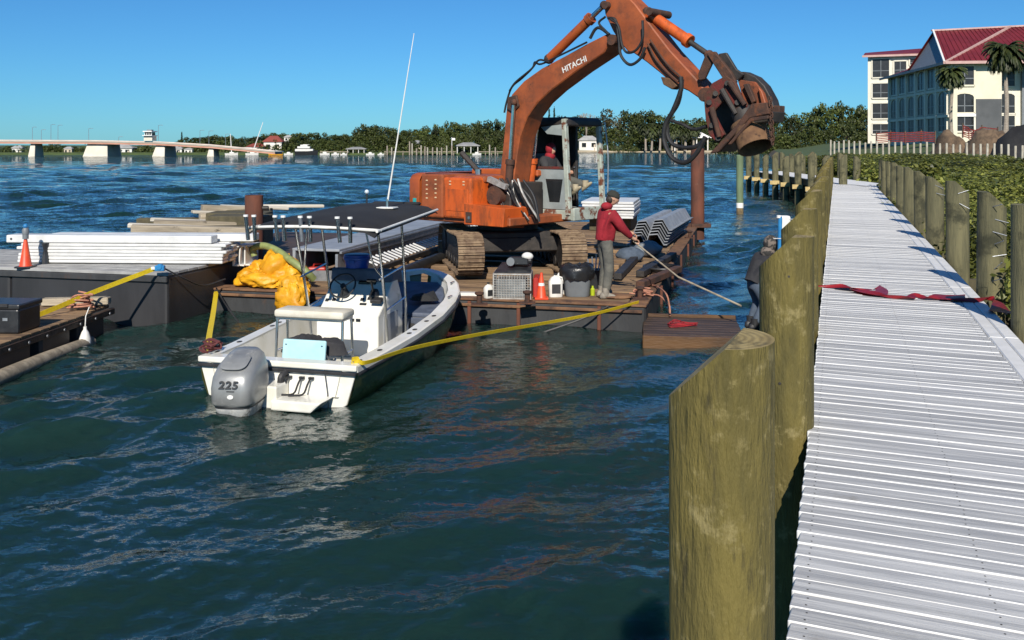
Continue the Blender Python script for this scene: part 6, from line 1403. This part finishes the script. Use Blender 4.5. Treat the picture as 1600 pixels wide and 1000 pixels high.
o = link('lettering', text_mesh('lettering', '225', .135, numm, .004, .004, .12, 1.12), om); o.location = (-.01, -.382, .46); o.rotation_euler = (R(86), 0, 0); o.scale.x = 1.15
MB().box((.02, -.381, .385), (.10, .006, .012)).build('emblem_bar', numm, om)
o = MB().lathe([(.036, 0), (.036, .006), (.03, .008)], seg=18).build('oval_badge', cone_white, om); o.location = (.02, -.382, .315); o.rotation_euler = (R(90), 0, 0); o.scale = (1.1, .75, 1)
MB().box((.0, .40, .0), (.2, .2, .6)).build('clamp_bracket', dark_steel, om, .02); MB().tube(bez([(.2, .3, .18), (.28, .42, .22), (.34, .52, .30)], 8), .025, 8).build('steering_arm', stainless, om)
MB().cyl((-.12, .44, .05), (.3, .44, .05), .03, seg=10).build('tilt_tube', stainless, om); MB().tube(bez([(.18, .32, .1), (.3, .3, .06), (.36, .42, .16), (.3, .5, .28)], 10), .022, 7).build('cable', dark_rub, om)

# loose things aboard
t = thing('folding_chair', 'pale cyan folding chair set behind the leaning post', 'chair', HF.out((.10, .52, .092)), HF.rot)
MB().box((0, -.02, .34), (.58, .04, .36), (-.18, 0, 0)).build('backrest', cyan_pad, t, .02, seg=2); MB().box((0, .18, .20), (.44, .40, .05)).build('seat', cyan_pad, t, .02)
for sx in (-1, 1): MB().tube([(sx * .24, .36, .0), (sx * .24, -.02, .46)], .014, 7).build('leg', stainless, t); MB().tube([(sx * .24, -.05, .0), (sx * .24, .36, .22)], .014, 7).build('leg', stainless, t)
cloth_heap('jacket', 'black jacket draped over the top of the pale cyan chair', 'jacket', dark_cloth, HF.out((.08, .78, .40)), HF.rot, [(-.1, 0, .34, .24), (.2, 0, .3, .22)], .9, .36, 15, amp=.35)
t = thing('lidded_tub', 'blue lidded plastic tub standing on the boat console hood', 'tub', HF.out((*HF.to(P(558, 411, 13.85)).xy, 1.222)), HF.rot)
MB().lathe([(.16, 0), (.18, .12), (.20, .13), (.20, .16), (.19, .17), (.185, .165)], seg=24).build('body', blue_plastic, t); MB().lathe([(.19, .165), (.192, .19), (.17, .20)], seg=24).build('lid', blue_plastic, t); MB().box((0, -.195, .11), (.09, .02, .05)).build('clip', blue_plastic, t, .004)
cloth_heap('dark_cover', 'dark crumpled cover lying on the starboard bow cushion', 'cover', black_canvas, HF.out((.52, 3.6, .64)), HF.rot, [(0, 0, .2, .1), (.1, .08, .16, .12)], .5, .35, 21, amp=.4)
# straps on the boat
strap([HF.out((.93, .06, .50)), HF.out((.99, .10, .505)), HF.out((1.10, .12, .48)), P(640, 545, 11.8), P(740, 524, 12.9), P(850, 505, 14.2), P(930, 490, 14.9), P(998, 472, 15.6)], [Vector((.01, -.02, .05)) * (1 if i > 6 else 1.7) for i in range(41)], 'long yellow strap stretched from the boat stern to the barge corner', n=40)
strap([P(338, 455, 17.2), P(333, 490, 15.2), P(326, 532, 12.9), HF.out((-.97, .15, .48))], (.075, .02, 0), 'short yellow strap from the barge corner to the boat port quarter')
tag(MB().tube(bez([P(338, 450, 17.2), P(352, 475, 16.6), P(376, 508, 16.2)], 12), .014, 6).build('line', dark_rub, base=True), 'thin black line slanting down the barge face into the water', 'line')
tag(MB().tube(bez([BF.out((-.6, -.03, .38)), BF.out((-1.0, -.3, .2)), BF.out((-1.7, -.5, -.05))], 10), .016, 6).build('line', dark_rub, base=True), 'black line slanting from the barge corner to the water', 'line')
mb = MB(); g = random.Random(2); c0_ = HF.out((-.98, .12, .47)); mb.tube(bez([c0_ + Vector((g.uniform(-.14, .1), g.uniform(-.05, .25), g.uniform(0, .13))) for i in range(22)], 110), .013, 6); tag(mb.build('rope', mat('maroon_rope', (.12, .03, .03), None, 20, .8), base=True), 'maroon rope tangled on the boat port quarter', 'rope')

# ================================================================ people
def skinned(name, nodes, edges, m, parent, sub=2):
    me = bpy.data.meshes.new(name); keys = list(nodes); me.from_pydata([nodes[k][0] for k in keys], [(keys.index(a), keys.index(b)) for a, b in edges], [])
    o = bpy.data.objects.new(name, me); COL.objects.link(o); md = o.modifiers.new('s', 'SKIN'); md.use_smooth_shade = True
    for i, k in enumerate(keys):
        r_ = nodes[k][1]; sv = me.skin_vertices[0].data[i]; sv.radius = (r_, r_) if not isinstance(r_, tuple) else r_; sv.use_root = (i == 0)
    s2 = o.modifiers.new('d', 'SUBSURF'); s2.levels = sub; s2.render_levels = sub
    dg = bpy.context.evaluated_depsgraph_get(); out = bpy.data.meshes.new_from_object(o.evaluated_get(dg)); bpy.data.objects.remove(o)
    out.materials.clear(); out.materials.append(m); out.name = name
    for p in out.polygons: p.use_smooth = True
    return link(name, out, parent)
def person(label, loc, rz, J, clothes, hat, shoes):
    t = thing('person', label, 'person', loc, rz)
    def rel(a, b, k): return Vector(a).lerp(Vector(b), k)
    N = {'pel': (J['pel'], .105), 'wst': (rel(J['pel'], J['chest'], .5), .12), 'chest': (J['chest'], .10), 'neck': (J['neck'], .045), 'h1': (rel(J['neck'], J['head'], .45), .07)}
    E = [('pel', 'wst'), ('wst', 'chest'), ('chest', 'neck'), ('neck', 'h1')]
    for s in ('L', 'R'):
        N['sh' + s] = (J['sh' + s], .042); N['el' + s] = (J['el' + s], .042); N['wr' + s] = (J['wr' + s], .030); N['hd' + s] = (J['hd' + s], .036)
        N['hp' + s] = (J['hp' + s], .075); N['kn' + s] = (J['kn' + s], .06); N['an' + s] = (J['an' + s], .042)
        E += [('chest', 'sh' + s), ('sh' + s, 'el' + s), ('el' + s, 'wr' + s), ('wr' + s, 'hd' + s), ('pel', 'hp' + s), ('hp' + s, 'kn' + s), ('kn' + s, 'an' + s)]
    body = skinned('body', N, E, skin, t)
    # head with face
    H = Vector(J['head']); F = Vector(J['look']).normalized(); S = F.cross(Vector((0, 0, 1))).normalized(); U = S.cross(F)
    mb = MB(); rings = []
    for k in range(13):
        a = math.pi * k / 12; z = -math.cos(a); q = math.sin(a); ring = []
        for i in range(18):
            b = 2 * math.pi * i / 18; jaw = 1 - .22 * max(0, -z) ; f_ = q * math.cos(b) * (.100 if math.cos(b) > 0 else .098) * jaw; s_ = q * math.sin(b) * .078 * jaw
            if math.cos(b) > .93 and -.35 < z < .1: f_ += .022 * (1 - abs(z + .15) * 3)
            ring.append(H + F * (f_ + .012 * max(0, -z)) + S * s_ + U * (z * .118))
        rings.append(ring)
    mb.loft(rings); mb.build('head', skin, t, smooth=80)
    for sg in (-1, 1):
        MB().ball(H + S * sg * .078 - U * .01 - F * .005, (.014, .02, .03), 8, 6).build('ear', skin, t); MB().ball(H + S * sg * .032 + F * .088 + U * .012, .011, 8, 6).build('eye', dark_rub, t)
    MB().ball(H + F * .094 - U * .055, (.02, .02, .007), 8, 5).build('mouth', red_cloth, t)
    # hands: palm plus five fingers
    for s in ('L', 'R'):
        w_, h_ = Vector(J['wr' + s]), Vector(J['hd' + s]); d = (h_ - w_).normalized(); a_, b_, _ = axis_frame(d); mb = MB()
        for i, (o_, L) in enumerate(((-.028, .065), (-.010, .078), (.009, .075), (.026, .06))):
            p = h_ + a_ * o_; mb.tube(bez([p, p + d * L * .5 - b_ * .012, p + d * L * .75 - b_ * .04, p + d * L * .6 - b_ * .066], 6), .0095, 6)
        p = w_.lerp(h_, .6) - a_ * .03; mb.tube(bez([p, p - a_ * .03 + d * .02 - b_ * .015, p - a_ * .02 + d * .05 - b_ * .045], 5), .011, 6); mb.build('finger', skin, body)
    top, low = clothes
    NJ = {k: (Vector(N[k][0]), r_) for k, r_ in (('wst', .175), ('pel', .165), ('chest', .205), ('neck', .115))}
    EJ = [('wst', 'pel'), ('wst', 'chest'), ('chest', 'neck')]
    for s in ('L', 'R'):
        NJ['sh' + s] = (Vector(J['sh' + s]), .105); NJ['el' + s] = (Vector(J['el' + s]), .078); NJ['wr' + s] = (Vector(J['el' + s]).lerp(Vector(J['wr' + s]), .92), .052); EJ += [('chest', 'sh' + s), ('sh' + s, 'el' + s), ('el' + s, 'wr' + s)]
    skinned('jacket', NJ, EJ, top, t)
    nk = Vector(J['neck']); MB().ball(nk - F * .045 + Vector((0, 0, .005)), (.105, .10, .07), 14, 9).build('hood_roll', top, t) if hat == 'beanie' else None
    NT = {'pel': (Vector(J['pel']), .128), 'wst': (Vector(J['pel']).lerp(Vector(J['chest']), .35), .12)}; ET = [('pel', 'wst')]
    for s in ('L', 'R'):
        NT['hp' + s] = (Vector(J['hp' + s]), .102); NT['kn' + s] = (Vector(J['kn' + s]), .090); NT['an' + s] = (Vector(J['kn' + s]).lerp(Vector(J['an' + s]), .95), .075); ET += [('pel', 'hp' + s), ('hp' + s, 'kn' + s), ('kn' + s, 'an' + s)]
        a = Vector(J['an' + s]); td = Vector(J['toe' + s]).normalized(); sd = td.cross(Vector((0, 0, 1))).normalized(); up = Vector(J.get('up' + s, (0, 0, 1)))
        mb = MB(); mb.loft([[a + td * y + sd * (wd * math.cos(q)) + up * (zz + hh * math.sin(q)) for q in np.linspace(0, 2 * math.pi, 13)[:-1]] for y, wd, hh, zz in ((-.10, .02, .02, -.05), (-.08, .045, .055, -.035), (0, .05, .07, -.02), (.08, .05, .05, -.045), (.15, .048, .035, -.055), (.19, .02, .02, -.065))]); mb.cyl(a - up * .03, a + up * .10, .06, .065, 12); mb.build('boot', shoes, t, smooth=60)
    skinned('trousers', NT, ET, low, t)
    if hat == 'beanie':
        mb = MB(); mb.loft([[H + F * (r_ * 1.12 * math.cos(q) - .012) + S * (r_ * .92 * math.sin(q)) + U * z for q in np.linspace(0, 2 * math.pi, 19)[:-1]] for z, r_ in ((.018, .098), (.03, .104), (.055, .104), (.06, .100), (.095, .088), (.125, .055), (.135, .01))]); mb.build('beanie', mat('beanie_wool', (.03, .032, .026), None, 30, .95, bump=.5, bscale=60), t, smooth=60)
        MB().ball(H - F * .045 - U * .03, (.075, .075, .075), 10, 8).build('hair', hair, t)
    elif hat:
        MB().ball(H + U * .02 - F * .022, (.112, .112, .135), 14, 10).build('hood', hat, t); MB().ball(Vector(J['neck']) + U * .01, (.115, .115, .10), 12, 8).build('hood_collar', hat, t)
    return t
V = Vector
# man in red on the barge: seen from his right and slightly behind, facing right
q = G(945, 464, BZ + .02)
person('person in a red hooded jacket, grey trousers and dark beanie holding a long pole', (q.x, q.y, BZ + .012), R(-80) + R(90 - 22),
       dict(pel=(0, 0, .96), chest=(0.0, .04, 1.32), neck=(0, .08, 1.52), head=(.03, .14, 1.67), look=(.15, 1, -.35), shL=(-.19, .05, 1.42), shR=(.19, .06, 1.42), elL=(-.19, .26, 1.18), wrL=(-.05, .48, 1.08), hdL=(-.03, .56, 1.05), elR=(.22, .24, 1.16), wrR=(.16, .44, 1.0), hdR=(.15, .52, .97),
            hpL=(-.10, 0, .90), hpR=(.10, 0, .90), knL=(-.12, .06, .50), knR=(.12, .03, .50), anL=(-.12, .0, .085), anR=(.13, -.04, .085), toeL=(-.1, 1, 0), toeR=(.15, 1, 0)), (red_cloth, grey_cloth), 'beanie', boot).rotation_euler[2] = R(-72)
# diver climbing by the pile
q = G(1179, 514, .17)
person('person in a dark jacket, camouflage hood and wet jeans bent over beside the piles', (q.x, q.y, .17), R(-75),
       dict(pel=(0, 0, .70), chest=(0, .15, 1.0), neck=(0, .22, 1.16), head=(.0, .29, 1.28), look=(0, 1, -.3), shL=(-.18, .18, 1.08), shR=(.18, .17, 1.06), elL=(-.2, .38, .90), wrL=(-.14, .58, 1.0), hdL=(-.13, .65, 1.02), elR=(.22, .32, .84), wrR=(.14, .52, .80), hdR=(.13, .59, .80),
            hpL=(-.10, 0, .68), hpR=(.10, 0, .68), knL=(-.12, .14, .40), knR=(.12, .12, .40), anL=(-.12, 0, .085), anR=(.12, -.06, .085), toeL=(-.1, 1, 0), toeR=(.1, 1, 0)), (dark_cloth, jeans), camo, dark_rub)
# operator in the cab
o = person('person in a dark jacket and red hood sitting in the excavator cab with feet forward', XF.out((.42, .80, cz0 + .57)), XF.rot - R(90),
       dict(pel=(0, 0, .10), chest=(0, .02, .42), neck=(0, .05, .60), head=(0, .09, .74), look=(.1, 1, -.1), shL=(-.18, .02, .52), shR=(.18, .02, .52), elL=(-.22, .16, .28), wrL=(-.16, .40, .30), hdL=(-.15, .47, .31), elR=(.22, .16, .28), wrR=(.18, .40, .30), hdR=(.17, .46, .31),
            hpL=(-.10, .06, .08), hpR=(.10, .06, .08), knL=(-.14, .48, .12), knR=(.14, .48, .10), anL=(-.16, .86, .02), anR=(.14, .84, -.05), toeL=(-.1, .7, .55), toeR=(.1, .7, .5)), (dark_cloth, grey_cloth), red_cloth, boot_tan)
# pole held by the man in red
tag(MB().cyl(P(990, 377, 17.2), P(1060, 433, 16.0), .014, seg=8).cyl(P(1060, 433, 16.0), P(1158, 478, 14.9), .016, seg=8).build('long_pole', lumber, base=True), 'long thin pole held by the person in red reaching over the water', 'pole')
# blue pole and white container by the piles
t = thing('lift_pole', 'bright blue pole standing up beside the piles', 'pole', P(1217, 398, 14.6)); MB().cyl((0, 0, -.6), (.02, 0, .58), .032, seg=12).build('tube', blue_bright, t); MB().lathe([(.035, .56), (.035, .6)], seg=12).build('cap', white_plastic, t)
t = thing('white_drum', 'white container with a dark handle behind the blue pole', 'container', P(1228, 372, 15.2)); MB().box((0, .1, .1), (.17, .17, .5)).build('body', white_plastic, t, .03, seg=2); MB().tube([(-.05, -.02, .14), (.0, -.06, .2), (.06, -.02, .16)], .016, 6).build('handle', dark_rub, t)
